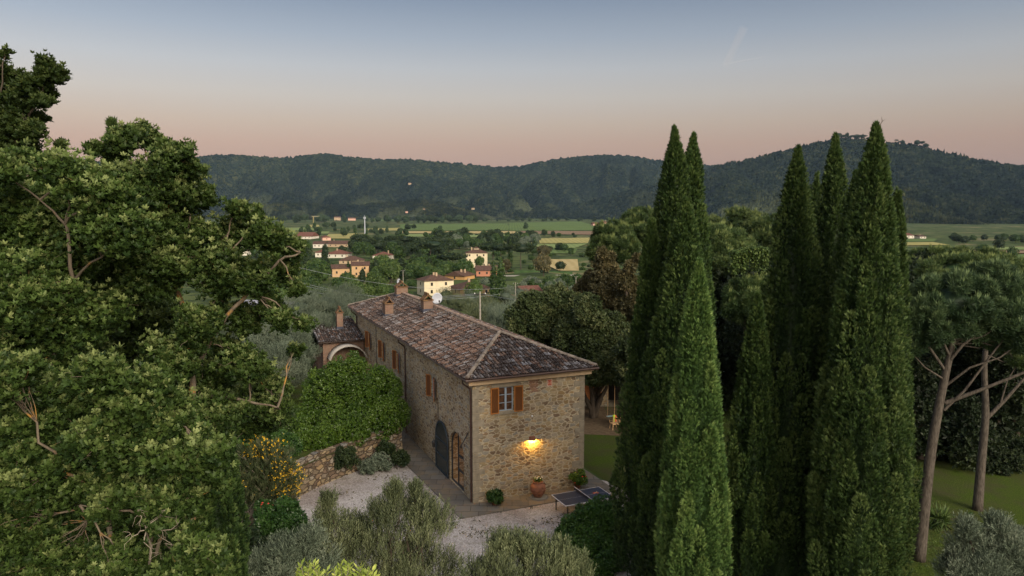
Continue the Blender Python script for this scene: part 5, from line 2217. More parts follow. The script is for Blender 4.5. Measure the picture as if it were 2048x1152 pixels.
# big bay shrub on the terrace by the house
DB = 46
bush('bay_shrub', 'large rounded bright green bay shrub above the stone retaining wall', 'shrub',
     [BB(700, 790, 72, DB), BB(745, 800, 62, DB - .5), BB(650, 820, 58, DB), BB(775, 830, 42, DB - 1.5), BB(695, 745, 42, DB), BB(615, 860, 42, DB - 2), BB(700, 850, 62, DB - 2), BB(640, 770, 34, DB), BB(760, 760, 30, DB), BB(600, 886, 30, 40.3), BB(645, 880, 36, 41), BB(700, 866, 38, 42), BB(752, 852, 36, 43.2), BB(775, 845, 26, 43.6)],
     32000, T_BAY, .13, 'bay', (at(705, 850, DB)[0], DB, TERR), sub=34, subr=.28, core=.46)
bush('laurel_shrub', 'dark green shrub between the oak and the bay above the wall', 'shrub', [BB(540, 885, 40, 37), BB(505, 875, 36, 37), BB(575, 895, 26, 38), BB(480, 900, 30, 36)], 7000, T_BAY, .13, 'laurel', (at(530, 900, 37)[0], 37, TERR), sub=24, subr=.3)
# holm oaks right of the house
HOLM = [
    (1190, 700, 75, 52, 'holm', 'dark holm oak crown close behind the right roof slope', [(1190, 690, 55), (1235, 700, 44), (1180, 640, 45), (1150, 680, 40), (1215, 670, 40)]),
    (1120, 620, 60, 56, 'holm', 'shaded holm oak above the middle of the roof', [(1115, 620, 42), (1080, 650, 40), (1150, 640, 44), (1060, 615, 30), (1120, 660, 40), (1035, 640, 26)]),
    (1210, 560, 50, 58, 'holm_brown', 'brownish upright holm oak with twin pointed leaders', [(1205, 580, 30), (1200, 540, 20), (1205, 510, 12), (1225, 545, 14), (1230, 590, 28), (1222, 515, 9), (1200, 620, 34), (1240, 640, 34)]),
    (1255, 600, 40, 55, 'holm_brown', 'thin brown leaved tree against the left cypress clump', [(1250, 560, 16), (1262, 535, 11), (1270, 580, 20), (1252, 600, 24), (1275, 620, 30), (1250, 660, 32), (1275, 520, 9)]),
    (1160, 590, 35, 60, 'holm_brown', 'small brown tinted tree left of the twin pointed one', [(1165, 585, 20), (1180, 560, 14), (1150, 610, 24), (1172, 610, 26), (1130, 600, 16)]),
]
for i, (px, py, _, D, mt, lab, bl) in enumerate(HOLM):
    c = at(px, py, D)
    bush('holm_oak', lab, 'tree', [BB(a, b, r, D + .6 * math.sin(a), r * 1.25) for a, b, r in bl], 13000 if i < 2 else 8500, T_BAY, .21, mt, (c[0], D, -.3), sub=24, subr=.30, core=.55, tr=.22, stems=4)
# dark hanging foliage + trunks around the swing
for (px, py, r, D, lab, bl, tp) in (
    (1190, 760, 30, 50, 'dark tree trunk and boughs before the orange outbuilding', [(1190, 745, 24), (1215, 750, 20), (1235, 742, 28), (1205, 730, 26), (1178, 760, 10)], (1185, 812)),
    (1255, 770, 40, 47, 'dark trunked tree beside the garden chair', [(1258, 745, 30), (1275, 720, 40), (1252, 790, 12), (1262, 700, 40)], (1252, 850))):
    c = gz(tp[0], tp[1] + 6, 0)
    bush('holm_oak', lab, 'tree', [BB(a, b, q, D) for a, b, q in bl], 4500, T_BAY, .20, 'holm', (c[0], c[1], 0), sub=16, subr=.3, tr=.30, stems=2)

# woods behind the right lawn
for i in range(15):
    px = 1440 + i * 46 + random.uniform(-12, 12)
    D = 50 + 7 * math.sin(i * 1.9) + (4 if px < 1800 else 0)
    x = at(px, 700, D)[0]
    k = D / F
    blobs = [((x + random.uniform(-1, 1), D + random.uniform(-1, 1), z_), (random.uniform(1.8, 2.6),) * 3) for z_ in (2.0, 4.6, 7.2, 9.4)]
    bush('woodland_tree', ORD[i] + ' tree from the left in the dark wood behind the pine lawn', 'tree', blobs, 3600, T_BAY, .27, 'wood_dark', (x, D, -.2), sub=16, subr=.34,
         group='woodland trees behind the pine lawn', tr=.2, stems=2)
for i, (px, py, D, r) in enumerate([(1860, 895, 44, 26), (2010, 955, 42, 30), (2048, 930, 44, 40), (1930, 930, 46, 24), (1700, 900, 44, 40), (1560, 900, 44, 40)]):
    g = gz(px, py, 0)
    c = (g[0], g[1] + .8, .7)
    bush('low_shrub', ['low dark shrub just right of the leaning pine trunk', 'low dark shrub right of the straight pine trunk', 'low dark shrub at the far right wood edge', 'low dark shrub between the two pine trunks', 'low dark shrub hidden behind the tallest cypresses', 'low dark shrub behind the dark left of the right cypresses'][i], 'shrub', [(c, (1.0, .8, .9)), ((c[0] + .8, c[1], .5), (.8, .7, .7))], 900, T_BAY, .16, 'wood_dark', (c[0], c[1], 0), group='shrubs edging the pine wood')

# round clipped shrub by the table, foreground
DQ = 30.5
bush('round_shrub', 'dense dark green round shrub in front of the table tennis table', 'shrub',
     [BB(1172, 1080, 62, DQ), BB(1205, 1060, 52, DQ), BB(1150, 1100, 44, DQ - .5), BB(1200, 1120, 56, DQ - 1), BB(1155, 1060, 34, DQ), BB(1180, 1150, 60, DQ - 1), BB(1205, 1035, 42, DQ), BB(1168, 1042, 34, DQ), BB(1232, 1060, 40, DQ), BB(1135, 1075, 26, DQ)], 19000, T_BAY, .11, 'bay_dark', (at(1180, 1100, DQ)[0], DQ, 0),
     sub=36, subr=.26, core=.55)

# olives in the foreground (upright feathery shoots)
def olive(label, blobs, n, mat, ground, size=.34, sub=14, name='olive_tree', seed=1, core=.0, upb=1.5, cat='olive tree', group=None):
    root = empty(name, (0, 0, 0))
    tag(root, label, cat, group)
    br = MB()
    rr = random.Random(seed)
    g = Vector(ground)
    for c, r in blobs:
        for q in range(2):
            br.tube(wiggle(g, Vector(c), 7, .06, 0, rr), taper(.10, .012, 7), 6, .5, False)
        for q in range(10):
            e = Vector(c) + Vector(rdir(1)[0]) * (r[0] if hasattr(r, '__len__') else r) * .9
            br.tube(wiggle(Vector(c), e, 4, .1, .05, rr), taper(.012, .003, 4), 3, .5, False)
    br.build('trunk', M['bark_dark'], root, True)
    P, N, lob = lobe_points(blobs, n, sub, .36)
    # fill the inside a little too
    m = n // 3
    bi = rng.integers(0, len(blobs), m)
    cc = np.array([np.asarray(b[0]) for b in blobs])[bi]
    rr2 = np.array([np.asarray(b[1]) * np.ones(3) for b in blobs])[bi]
    P2 = cc + rdir(m) * rr2 * rng.uniform(.2, .9, (m, 1))
    P = np.vstack([P, P2])
    N = np.vstack([N, rdir(m)])
    lob = np.concatenate([lob, rng.uniform(0, .5, m)])
    D = N * .5 + rdir(len(P)) * .35 + np.array([.12, 0, upb])
    S = size * rng.uniform(.6, 1.35, len(P))
    val = np.clip(lob * .45 + rng.uniform(0, .55, len(P)), 0, 1)
    cr = None
    if core:
        cv, cf = sphere_core(blobs, core)
        cr = (cv, cf, .0)
    foliage('crown', [(T_OLIVE, P, D, S, val)], M[mat], root, cr)
    return root


D0 = 23.0
olive('feathery olive tree in the middle foreground before the gravel court', [BB(800, 1084, 80, D0), BB(860, 1044, 46, D0), BB(770, 1034, 38, D0), BB(680, 1094, 55, D0), BB(650, 1044, 30, D0), BB(850, 1134, 70, D0), BB(720, 1144, 70, D0),
       BB(790, 994, 20, D0), BB(830, 989, 15, D0), BB(655, 1009, 16, D0)], 7000, 'olive', (at(790, 1100, D0)[0], D0, 0), seed=2)
olive('leafy olive tree at the bottom centre right of the feathery one', [BB(1010, 1140, 62, 21.5), BB(1090, 1150, 60, 21.5), BB(960, 1170, 50, 21.5), BB(1140, 1170, 50, 21.5), BB(1000, 1095, 24, 21.5), BB(1120, 1110, 22, 21.5), BB(1050, 1105, 24, 21.5)],
      5600, 'olive', (at(1050, 1150, 21.5)[0], 21.5, 0), seed=3)
olive('low olive sapling spreading at the bottom left of the court', [BB(600, 1110, 36, 22), BB(560, 1140, 50, 22), BB(510, 1160, 40, 22), BB(625, 1080, 18, 22), BB(640, 1140, 40, 22)], 5000, 'olive_grey', (at(570, 1150, 22)[0], 22, 0), seed=4, upb=.6)
olive('silvery olive at the lower right corner near the pine', [BB(1960, 1120, 52, 24), BB(2020, 1100, 46, 24), BB(1925, 1150, 40, 24), BB(2048, 1140, 60, 24), BB(1990, 1060, 22, 24), BB(1935, 1065, 20, 24)], 7500, 'olive_grey', (at(2000, 1130, 24)[0], 24, 0), seed=5, upb=.7, core=.5)
# lime leafed shrub tips nearest the lens
Ps = []
root = empty('lime_shrub', (0, 0, 0))
tag(root, 'pale lime green shoot tips of a shrub at the bottom edge', 'shrub')
br = MB()
base = Vector(at(665, 1290, 11))
rr = random.Random(8)
Dd = []
for k in range(34):
    tx = rr.choice((rr.gauss(612, 14), rr.gauss(690, 16), rr.gauss(735, 8), rr.uniform(590, 745)))
    ty = 1118 + abs(tx - 620 if tx < 650 else tx - 690) * .35 + rr.uniform(0, 22)
    e = Vector(at(tx, ty, 11 + rr.uniform(-.3, .3)))
    p = wiggle(base + Vector((rr.uniform(-.3, .3), rr.uniform(-.2, .2), 0)), e, 8, .04, 0, rr)
    br.tube(p, taper(.012, .003, 8), 4, .5, False)
    for j in range(26):
        t_ = .62 + .38 * j / 25
        q = p[min(7, int(t_ * 8))].lerp(p[min(8, int(t_ * 8) + 1)], (t_ * 8) % 1)
        Ps.append(tuple(q))
        a = j * 2.4
        Dd.append((math.cos(a), math.sin(a), .9))
br.build('stem', M['mid_stem'] if 'mid_stem' in M else M['bark_grey'], root)
n = len(Ps)
leaf1 = kite(.34, .04)
foliage('foliage', [(leaf1, np.array(Ps), np.array(Dd), rng.uniform(.09, .14, n), rng.random(n))], M['spurge'], root)

# yellow broom on the wall
DBm = 31
root = empty('broom_shrub', (0, 0, 0))
tag(root, 'sprawling broom shrub covered in yellow flowers over the stone wall', 'shrub')
gb = Vector((at(520, 960, DBm)[0], DBm, TERR - .1))
br = MB()
Ps, Ds, Fl = [], [], []
rr = random.Random(12)
for k in range(330):
    tx, ty = rr.choice(((rr.gauss(520, 30), rr.gauss(905, 16)), (rr.gauss(575, 16), rr.gauss(955, 22)), (rr.gauss(490, 20), rr.gauss(940, 26)), (rr.gauss(560, 20), rr.gauss(985, 12)), (rr.gauss(545, 30), rr.gauss(940, 25))))
    e = Vector(at(tx, ty, DBm + rr.uniform(-1.2, 1.0)))
    p = wiggle(gb + Vector((rr.uniform(-.9, .9), rr.uniform(-.5, .5), 0)), e, 5, .05, .12, rr)
    if k % 3 == 0: br.tube(p, taper(.016, .004, 5), 3, .5, False)
    for j in range(16):
        t_ = rr.uniform(.3, 1)
        q = p[min(4, int(t_ * 5))].lerp(p[min(5, int(t_ * 5) + 1)], (t_ * 5) % 1) + Vector([rr.gauss(0, .06) for _ in range(3)])
        Ps.append(tuple(q))
        dd = (p[5] - p[0]).normalized()
        Ds.append(tuple(dd + Vector([rr.gauss(0, .3) for _ in range(3)]) + Vector((0, 0, .4))))
    edge = abs(tx - 575) < 40 and ty > 915 or (abs(tx - 525) < 42 and ty < 915) or (tx < 495 and ty > 950)
    if edge and rr.random() < .5 or rr.random() < .04:
        for j in range(8):
            Fl.append(tuple(e + Vector([rr.gauss(0, .13) for _ in range(3)])))
br.build('stem', M['bark_grey'], root)
n = len(Ps)
fo = foliage('foliage', [(T_BLADE, np.array(Ps), np.array(Ds), rng.uniform(.2, .36, n), rng.random(n))], M['broom'], root)
n = len(Fl)
foliage('flowers', [(T_LEAFLET, np.array(Fl), rdir(n), rng.uniform(.045, .075, n), rng.random(n))], M['petal'], root)

# plants along the wall foot and on it
def sml(px, py, D, r, mat, name, label, cat='plant', z=0, n=700, size=.12, T=None, fl=None):
    c = at(px, py, D)
    b = bush(name, label, cat, [((c[0], c[1], c[2]), (r, r, r * .9)), ((c[0] + r * .6, c[1] - .1, c[2] - r * .2), (r * .7,) * 3), ((c[0] - r * .6, c[1], c[2] - r * .25), (r * .7,) * 3)], n, T or T_BAY, size, mat, (c[0], c[1], z), tr=.03, sub=10, subr=.4)
    if fl:
        for k in range(26):
            v_ = rdir(1)[0] * r * 1.02
            MB().lathe([(.001, -.03), (.05, 0), (.001, .03)], 5, (c[0] + v_[0], c[1] - abs(v_[1]), c[2] + v_[2] * .8)).build('flower', M[fl], b.children[-1])
    return b


sml(560, 1040, 27.5, .85, 'laurel', 'citrus_shrub', 'dark glossy shrub at the wall foot left of the court', 'shrub', n=2400, size=.13)
sml(596, 1058, 27, .40, 'laurel', 'citrus_shrub', 'small glossy shrub right of the larger dark one on gravel', 'shrub', n=700)
sml(532, 1018, 28.2, .40, 'laurel', 'flowering_plant', 'plant with orange red flowers against the wall end', n=500, fl='red_petal')
sml(690, 915, 40.0, .62, 'mid_dark', 'wall_plant', 'green plant trailing down the middle of the retaining wall', n=1000, z=.8)
sml(772, 895, 41.8, .42, 'mid_dark', 'wall_plant', 'dark round plant growing against the wall near its right end', n=600, z=.3)
sml(800, 915, 41.5, .42, 'mid_dark', 'wall_plant', 'low dark plant at the wall corner beside the pavement', n=600)
sml(760, 922, 41, .5, 'olive_grey', 'wall_plant', 'grey leaved cushion plant at the foot of the wall', n=700)
sml(735, 932, 40.5, .42, 'olive_grey', 'wall_plant', 'second grey leaved cushion left along the wall foot', n=500)
sml(505, 1100, 26, .8, 'mid_dark', 'wall_plant', 'dark weeds hiding the near end of the wall', n=1400)
sml(1878, 1040, 33.5, .25, 'mid_bright', 'potted_agave', 'small spiky plant in a pot on the lawn by the pine', T=T_BLADE, n=60, size=.5)
sml(1945, 1042, 34.8, .35, 'laurel', 'ivy_patch', 'ivy round the foot of the straight pine', n=400)

# olive trees left of the house and beyond
OLV = [(640, 670, 62, 38, 34, 'olive tree standing by the annex at the end of the lawn'), (575, 690, 56, 42, 40, 'grey olive right behind the oak tips'), (520, 700, 52, 50, 45, 'rounded olive half hidden by the oak'),
       (600, 620, 82, 40, 30, 'pale olive below the fresh green thicket'), (650, 610, 86, 48, 32, 'wide olive left of the farthest chimney'), (560, 650, 70, 40, 30, 'olive between the metal canopy and the lawn'),
       (690, 600, 92, 36, 26, 'olive touching the far roof corner'), (500, 660, 64, 50, 36, 'olive under the grey metal canopy'), (560, 730, 50, 42, 36, 'shaded olive above the bay shrub')]
for i, (px, py, D, rx, rz, lab) in enumerate(OLV):
    c = at(px, py, D)
    k = D / F
    olive(lab, [(c, (rx * k, rx * k, rz * k)), (c + np.array([rx * k * .6, .5, -rz * k * .4]), (rx * k * .7,) * 3), (c + np.array([-rx * k * .6, -.5, -rz * k * .4]), (rx * k * .7,) * 3)], 4600, 'olive_grey',
          (c[0], c[1], float(tz(c[0], c[1]))), .42, 18, seed=20 + i, core=.5, upb=.8)
# olives beyond the ridge on the right of it
for i, (px, py, D) in enumerate([(905, 610, 105), (940, 605, 120), (975, 612, 112), (1010, 600, 125), (960, 640, 90), (1000, 650, 84), (925, 588, 150), (1040, 592, 140), (890, 596, 160), (1030, 620, 98), (922, 615, 0), (985, 640, 0), (1045, 640, 0), (1015, 655, 0)]):
    c = gt(px, py + 8)
    r = 3.3
    zt_ = float(tz(c[0], c[1]))
    olive(ORD[i] + ' olive of the grove behind the roof ridge, counted from ' + ('the pole' if px > 960 else 'the larger dish'), [((c[0], c[1], zt_ + 2.8), (r, r, 2.5)), ((c[0] + 2.2, c[1], zt_ + 2.0), (2.2,) * 3)], 1500, 'olive_grey' if i % 2 else 'olive', (c[0], c[1], zt_), .75, 16, seed=40 + i, core=.6,
          upb=.8, group='olives of the grove behind the ridge')

# grey metal canopy roof on posts among the olives
cp = empty('metal_canopy', (at(528, 612, 92)[0], 92, float(tz(0, 98))), R(-14))
tag(cp, 'long low canopy with grey metal sheet roof among the olive trees', 'canopy')
zc = at(528, 612, 92)[2] - float(tz(0, 98))
d = MB()
for k in range(6):
    x0 = -3.6 + k * 1.2
    d.add([(x0, -1.6, zc - .4), (x0 + 1.18, -1.6, zc - .4), (x0 + 1.18, 1.6, zc + .5), (x0, 1.6, zc + .5), (x0, -1.6, zc - .46), (x0 + 1.18, -1.6, zc - .46), (x0 + 1.18, 1.6, zc + .44), (x0, 1.6, zc + .44)],
          [(0, 1, 2, 3), (7, 6, 5, 4), (0, 4, 5, 1), (1, 5, 6, 2), (2, 6, 7, 3), (3, 7, 4, 0)], random.random())
d.build('roof', M['asphalt_grey'], cp)
for x in (-3.4, 0, 3.4):
    for y in (-1.4, 1.4):
        MB().box(x - .07, x + .07, y - .07, y + .07, -.5, zc - .4 + (y + 1.6) * .28 - .07).build('post', M['bark_dark'], cp)
MB().box(-3.7, 3.7, -1.56, -1.46, zc - .75, zc - .47).build('beam', M['bark_dark'], cp)
# old stone edging path on the left lawn
d = MB()
for k in range(9):
    g = gz(603 + k * 4, 683 + k * 5.2, .02)
    d.box(g[0] - .5, g[0] + .5, g[1] - .8, g[1] + .8, -.1, .08, random.random(), Matrix.Identity(4))
o = d.build('path', M['sandstone'])
tag(o, kind='structure')


# ------------------------------------------------------------------ village in the valley
M['w_cream'] = plain('cream render', (.62, .54, .38), .9, .1, .08, .5)
M['w_white'] = plain('white render', (.62, .58, .50), .9, .1, .08, .5)
M['w_peach'] = plain('peach render', (.50, .33, .18), .9, .1, .08, .5)
M['w_ochre'] = plain('ochre render', (.33, .24, .13), .9, .1, .10, .5)
M['w_terra'] = plain('terracotta render', (.42, .19, .12), .9, .1, .10, .5)
M['w_orange'] = plain('orange gable paint', (.46, .27, .11), .8, .1, .08, .5)
M['w_tan'] = plain('tan stone render', (.40, .30, .20), .9, .1, .15, .5)
M['w_pink'] = plain('pink render', (.58, .36, .28), .9, .1, .08, .5)


HOUSES = []


def vhouse(label, px, pyb, wpx, hpx, depth, yaw, wall, roofm='far_tile', kind='hip', nwin=(3, 2, 2), D=None, chim=1, name='village_house', roofh=None, storeys=2, pos=None):
    """wpx,hpx: pixel width of the long face and wall height; depth in metres; yaw degrees"""
    p = gt(px, pyb) if D is None else at(px, pyb, D)
    if pos is not None: p = pos
    Dd = p[1]
    k = Dd / F
    if pos is None: HOUSES.append((px, pyb, wpx, hpx, label))
    w, h = wpx * k, hpx * k
    e = empty(name, (p[0], p[1] + depth / 2, p[2] - .3), R(yaw))
    tag(e, label, 'house')
    MB().box(-w / 2, w / 2, -depth / 2, depth / 2, 0, h + .3).build('wall', M[wall], e)
    ov = .6
    rh = roofh or min(w, depth) * .22
    z0, z1 = h + .25, h + .25 + rh
    X, Y = w / 2 + ov, depth / 2 + ov
    r = MB()
    if kind == 'hip':
        m = min(X, Y)
        if X >= Y: a, b = (-(X - m), 0, z1), (X - m, 0, z1)
        else: a, b = (0, -(Y - m), z1), (0, Y - m, z1)
        V = [(-X, -Y, z0), (X, -Y, z0), (X, Y, z0), (-X, Y, z0), a, b]
        Fc = [(0, 1, 5, 4), (1, 2, 5), (2, 3, 4, 5), (3, 0, 4), (3, 2, 1, 0)] if X >= Y else [(0, 1, 4), (1, 2, 5, 4), (2, 3, 5), (3, 0, 4, 5), (3, 2, 1, 0)]
        r.add(V, Fc)
    elif kind == 'gabx':
        r.add([(-X, -Y, z0), (X, -Y, z0), (X, Y, z0), (-X, Y, z0), (-X, 0, z1), (X, 0, z1)], [(0, 1, 5, 4), (2, 3, 4, 5), (0, 4, 3), (1, 2, 5), (3, 2, 1, 0)])
    else:
        r.add([(-X, -Y, z0), (X, -Y, z0), (X, Y, z0), (-X, Y, z0), (0, -Y, z1), (0, Y, z1)], [(0, 4, 5, 3), (1, 2, 5, 4), (0, 1, 4), (2, 3, 5), (3, 2, 1, 0)])
    ro = r.build('roof', M[roofm], e)
    rr = random.Random(px)
    for c in range(chim):
        cx_, cy_ = rr.uniform(-.3, .3) * w, rr.uniform(-.15, .2) * depth
        MB().box(cx_ - .4, cx_ + .4, cy_ - .4, cy_ + .4, z0 + .2, z1 + .9).build('chimney', M['w_tan'], ro)
    nf, ns, st = nwin
    for s in range(st):
        zc_ = .3 + h * (s + .55) / st
        for i in range(nf):
            x = -w / 2 + w * (i + .5) / nf + rr.uniform(-.2, .2)
            wn = MB().box(x - .52, x + .52, -depth / 2 - .05, -depth / 2 + .02, zc_ - .75, zc_ + .75).build('window', M['sandstone'], e)
            MB().box(x - .42, x + .42, -depth / 2 - .08, -depth / 2 - .052, zc_ - .65, zc_ + .65).build('pane', M['dark_in'], wn)
        for i in range(ns):
            y = -depth / 2 + depth * (i + .5) / ns
            sx = -1 if yaw > 0 or True else 1
            for sx in (-1, 1):
                wn = MB().box(*sorted((sx * (w / 2 - .02), sx * (w / 2 + .05))), y - .5, y + .5, zc_ - .7, zc_ + .7).build('window', M['sandstone'], e)
                MB().box(*sorted((sx * (w / 2 + .052), sx * (w / 2 + .08))), y - .4, y + .4, zc_ - .6, zc_ + .6).build('pane', M['dark_in'], wn)
    return e


vhouse('cream two storey house with brown hip roof just beyond the ridge', 868, 591, 62, 30, 11, 24, 'w_cream', nwin=(2, 1, 2), chim=2)
vhouse('ochre house with brown roof and shuttered window right of the cream house', 940, 607, 66, 30, 12, 22, 'w_ochre', nwin=(3, 1, 2))
vhouse('house with orange gable edge behind the cream house', 918, 560, 46, 8, 12, -25, 'w_orange', kind='gaby', nwin=(1, 0, 1), chim=2)
vv_ = vhouse('tall cream villa of three storeys with lantern roof under umbrella pines', 952, 535, 42, 29, 13, 6, 'w_cream', nwin=(3, 2, 3), roofh=3.0, chim=1)
MB().box(-1.8, 1.8, -1.5, 1.5, 10, 13.4).build('lantern', M['w_cream'], vv_)
d = MB()
d.add([(-2.3, -2, 13.4), (2.3, -2, 13.4), (2.3, 2, 13.4), (-2.3, 2, 13.4), (0, 0, 14.6)], [(0, 1, 4), (1, 2, 4), (2, 3, 4), (3, 0, 4), (3, 2, 1, 0)])
d.build('lantern_roof', M['far_tile'], vv_)
vhouse('long low terracotta farm building with arched end below the villa', 972, 552, 42, 11, 12, 4, 'w_terra', kind='gabx', nwin=(3, 1, 1), chim=1)
vhouse('low white house with red tile roof right of the cypress pair', 1056, 590, 40, 8, 12, 18, 'w_white', 'far_tile_red', 'gabx', (2, 1, 1), chim=0)
vhouse('white building corner under the trees below the cypress pair', 1012, 606, 28, 8, 10, 14, 'w_white', 'far_tile_red', 'gabx', (1, 1, 1), chim=0)
vhouse('left lower wing of the peach farmhouse in the village', 677, 554, 34, 17, 11, 16, 'w_peach', 'far_tile', 'gabx', (2, 2, 1), chim=0)
vhouse('taller right wing of the peach farmhouse beside a cypress', 718, 554, 34, 23, 10, 10, 'w_peach', 'far_tile', 'gabx', (2, 2, 2), chim=1)
vhouse('brown roofed house above the peach farmhouse', 700, 528, 48, 7, 14, 8, 'w_tan', 'far_tile', 'hip', (3, 1, 1), chim=1)
vhouse('house with red hip roof and white walls left of its neighbour', 640, 514, 24, 9, 14, 10, 'w_white', 'far_tile_red', 'hip', (2, 1, 1), chim=0)
vhouse('house with wide red hip roof and central chimney', 674, 516, 40, 8, 16, -8, 'w_white', 'far_tile_red', 'hip', (3, 1, 1))
vhouse('white house with dark red hip roof right of the village centre', 764, 520, 32, 9, 14, -12, 'w_white', 'far_tile_red', 'hip', (2, 1, 1))
vhouse('long low grey sided building with brown roof in the village', 676, 494, 42, 6, 16, 3, 'w_tan', 'far_tile', 'gabx', (4, 1, 1), chim=1)
vhouse('long red roofed white building at the top left of the village', 606, 478, 38, 5, 30, -6, 'w_white', 'far_tile_red', 'gabx', (5, 1, 1), chim=0)
vhouse('pink gabled barn among far village trees', 647, 481, 16, 6, 24, 20, 'w_pink', 'far_tile_red', 'gaby', (1, 1, 1), chim=0)
vhouse('white house glimpsed among trees below the red roofed building', 637, 496, 24, 8, 16, 5, 'w_white', 'far_tile', 'gabx', (3, 1, 1), chim=0)
vhouse('white house glimpsed through the oak twigs at the left', 487, 511, 14, 9, 12, 5, 'w_white', 'far_tile', 'gabx', (2, 1, 1), chim=0)
vhouse('low village house at the left behind the oak', 535, 481, 44, 5, 20, 4, 'w_tan', 'far_tile_red', 'gabx', (4, 1, 1), chim=0)
vhouse('tan farm buildings at the foot of the left hills', 674, 441, 12, 6, 20, 5, 'w_tan', 'far_tile', 'gabx', (2, 1, 1), chim=0, name='farmhouse')
vhouse('long low pale farm shed at the foot of the left hills', 703, 441, 14, 4, 20, 5, 'w_pink', 'far_tile', 'gabx', (2, 1, 1), chim=0, name='farmhouse')
vhouse('pink farmhouse right of the green field below the hills', 1209, 451, 15, 6, 20, 0, 'w_pink', 'far_tile_red', 'hip', (3, 1, 1), name='farmhouse')
vhouse('reddish farmhouse left of the pink farmhouse below the hills', 1191, 452, 13, 4, 20, 10, 'w_pink', 'far_tile_red', 'gabx', (2, 1, 1), name='farmhouse')
vhouse('white farm building at the foot of the right hill', 1818, 477, 20, 6, 30, 0, 'w_white', 'far_tile_red', 'gabx', (3, 1, 1), name='farmhouse')
vhouse('small white farm shed right of the right hill farm', 1846, 477, 12, 4, 20, 0, 'w_white', 'far_tile', 'gabx', (2, 1, 1), name='farmhouse')


def hill_house(label, px, zf, t1, w, h, wall, yaw=0):
    p = zf(px, t1)
    vhouse(label, px, 0, 1, 1, w * .7, yaw, wall, 'far_tile', 'gabx', (2, 1, 1), chim=0, name='hill_house', pos=p)
    e = [o for o in bpy.data.objects if o.get('label') == label][0]
    s = w / (p[1] / F)
    e.scale = (1, 1, 1)


def find_t(zf, px, py):
    best = (1e9, 0)
    for t1 in np.linspace(.02, .98, 97):
        p = zf(px, t1)
        dd = p[1] * math.cos(PITCH) - (p[2] - CAMH) * math.sin(PITCH)
        uu = p[1] * math.sin(PITCH) + (p[2] - CAMH) * math.cos(PITCH)
        y = CY - F * uu / dd
        if abs(y - py) < best[0]: best = (abs(y - py), t1)
    return best[1]


for lab, px, py, w, h, wl, zf in (
    ('pale villa high on a clearing of the central hillside', 818, 369, 6, 3.5, 'w_tan', hz_back),
    ('pale house low on the slope left of the valley head', 945, 422, 6, 3, 'w_tan', hz_back),
    ('small pale house left of the valley head house', 934, 418, 3, 2, 'w_tan', hz_back),
    ('small tan house near the foot of the central spur', 1121, 428, 5, 4, 'w_peach', hz_mid),
    ('tiny pale house on the lower left slopes', 847, 420, 4, 2.5, 'w_tan', hz_spur),
    ('pink shed on the lower left slopes', 812, 425, 5, 3, 'w_pink', hz_spur)):
    t1 = find_t(zf, px, py)
    p = zf(px, t1)
    vhouse(lab, px, py, w, h, 14, 8, wl, 'far_tile', 'gabx', (2, 1, 1), chim=0, name='hill_house', pos=p)

# telecom mast, crane, power poles and lines
mp = gt(730, 470)
e = empty('telecom_mast', tuple(mp))
tag(e, 'tall pale telecom mast rising from the valley trees', 'mast')
k = mp[1] / F
hm = 36 * k
MB().tube([(0, 0, 0), (0, 0, hm)], [.9, .7], 10).build('mast_pole', M['dish'], e)
d = MB()
for i in range(6):
    a = i * math.pi / 3
    d.box(1.6 * math.cos(a) - .3, 1.6 * math.cos(a) + .3, 1.6 * math.sin(a) - .3, 1.6 * math.sin(a) + .3, hm - 3.2, hm)
d.tube([(0, 0, hm), (0, 0, hm + 2.5)], .25, 6)
d.build('antenna', M['dish'], e)
mp = gt(627, 446)
e = empty('tower_crane', tuple(mp))
tag(e, 'yellow tower crane at the foot of the left hills', 'crane')
k = mp[1] / F
hm = 13 * k
d = MB()
for sx in (-1, 1):
    for sy in (-1, 1): d.tube([(sx * .8, sy * .8, 0), (sx * .8, sy * .8, hm)], .22, 4)
for i in range(7):
    d.tube([(-.8, -.8, hm * i / 7), (.8, -.8, hm * (i + 1) / 7)], .15, 4)
d.build('tower', plain('crane yellow', (.55, .42, .15), .6), e)
MB().box(-5, 16 * k, -.5, .5, hm, hm + 1.1).build('jib', plain('crane jib paint', (.5, .45, .3), .6), e)

POLES = [(960, 637, 583, 96), (1031, 590, 565, 250), (806, 590, 540, 330), (1152, 590, 552, 300)]
pol = []
for i, (px, pyb, pyt, D) in enumerate(POLES):
    p = at(px, pyt, D)
    b = float(tz(p[0], p[1]))
    e = empty('utility_pole', (p[0], p[1], b))
    tag(e, ['tall pale concrete utility pole rising right behind the roof ridge', 'pale utility pole by the white low house', 'thin utility pole above the village trees', 'utility pole near the edge of the holm oaks'][i], 'pole', 'utility poles')
    MB().tube([(0, 0, -.2), (0, 0, p[2] - b)], [.16, .09], 8).build('pole_shaft', M['concrete'], e)
    MB().box(-.8, .8, -.05, .05, p[2] - b - .45, p[2] - b - .33).build('crossarm', M['iron'], e)
    d = MB()
    for x in (-.7, 0, .7): d.lathe([(.05, 0), (.07, .06), (.03, .16), (.001, .17)], 8, (x, 0, p[2] - b - .33))
    d.build('insulator', M['white'], e)
    pol.append(Vector(p))


def wire(label, a, b, sag=1.0, r=.022):
    a, b = Vector(a), Vector(b)
    pts = [a.lerp(b, i / 24) - Vector((0, 0, sag * 4 * (i / 24) * (1 - i / 24))) for i in range(25)]
    o = MB().tube(pts, r, 4, .5, False).build('power_line', M['wire'])
    tag(o, label, 'power line', 'power lines')


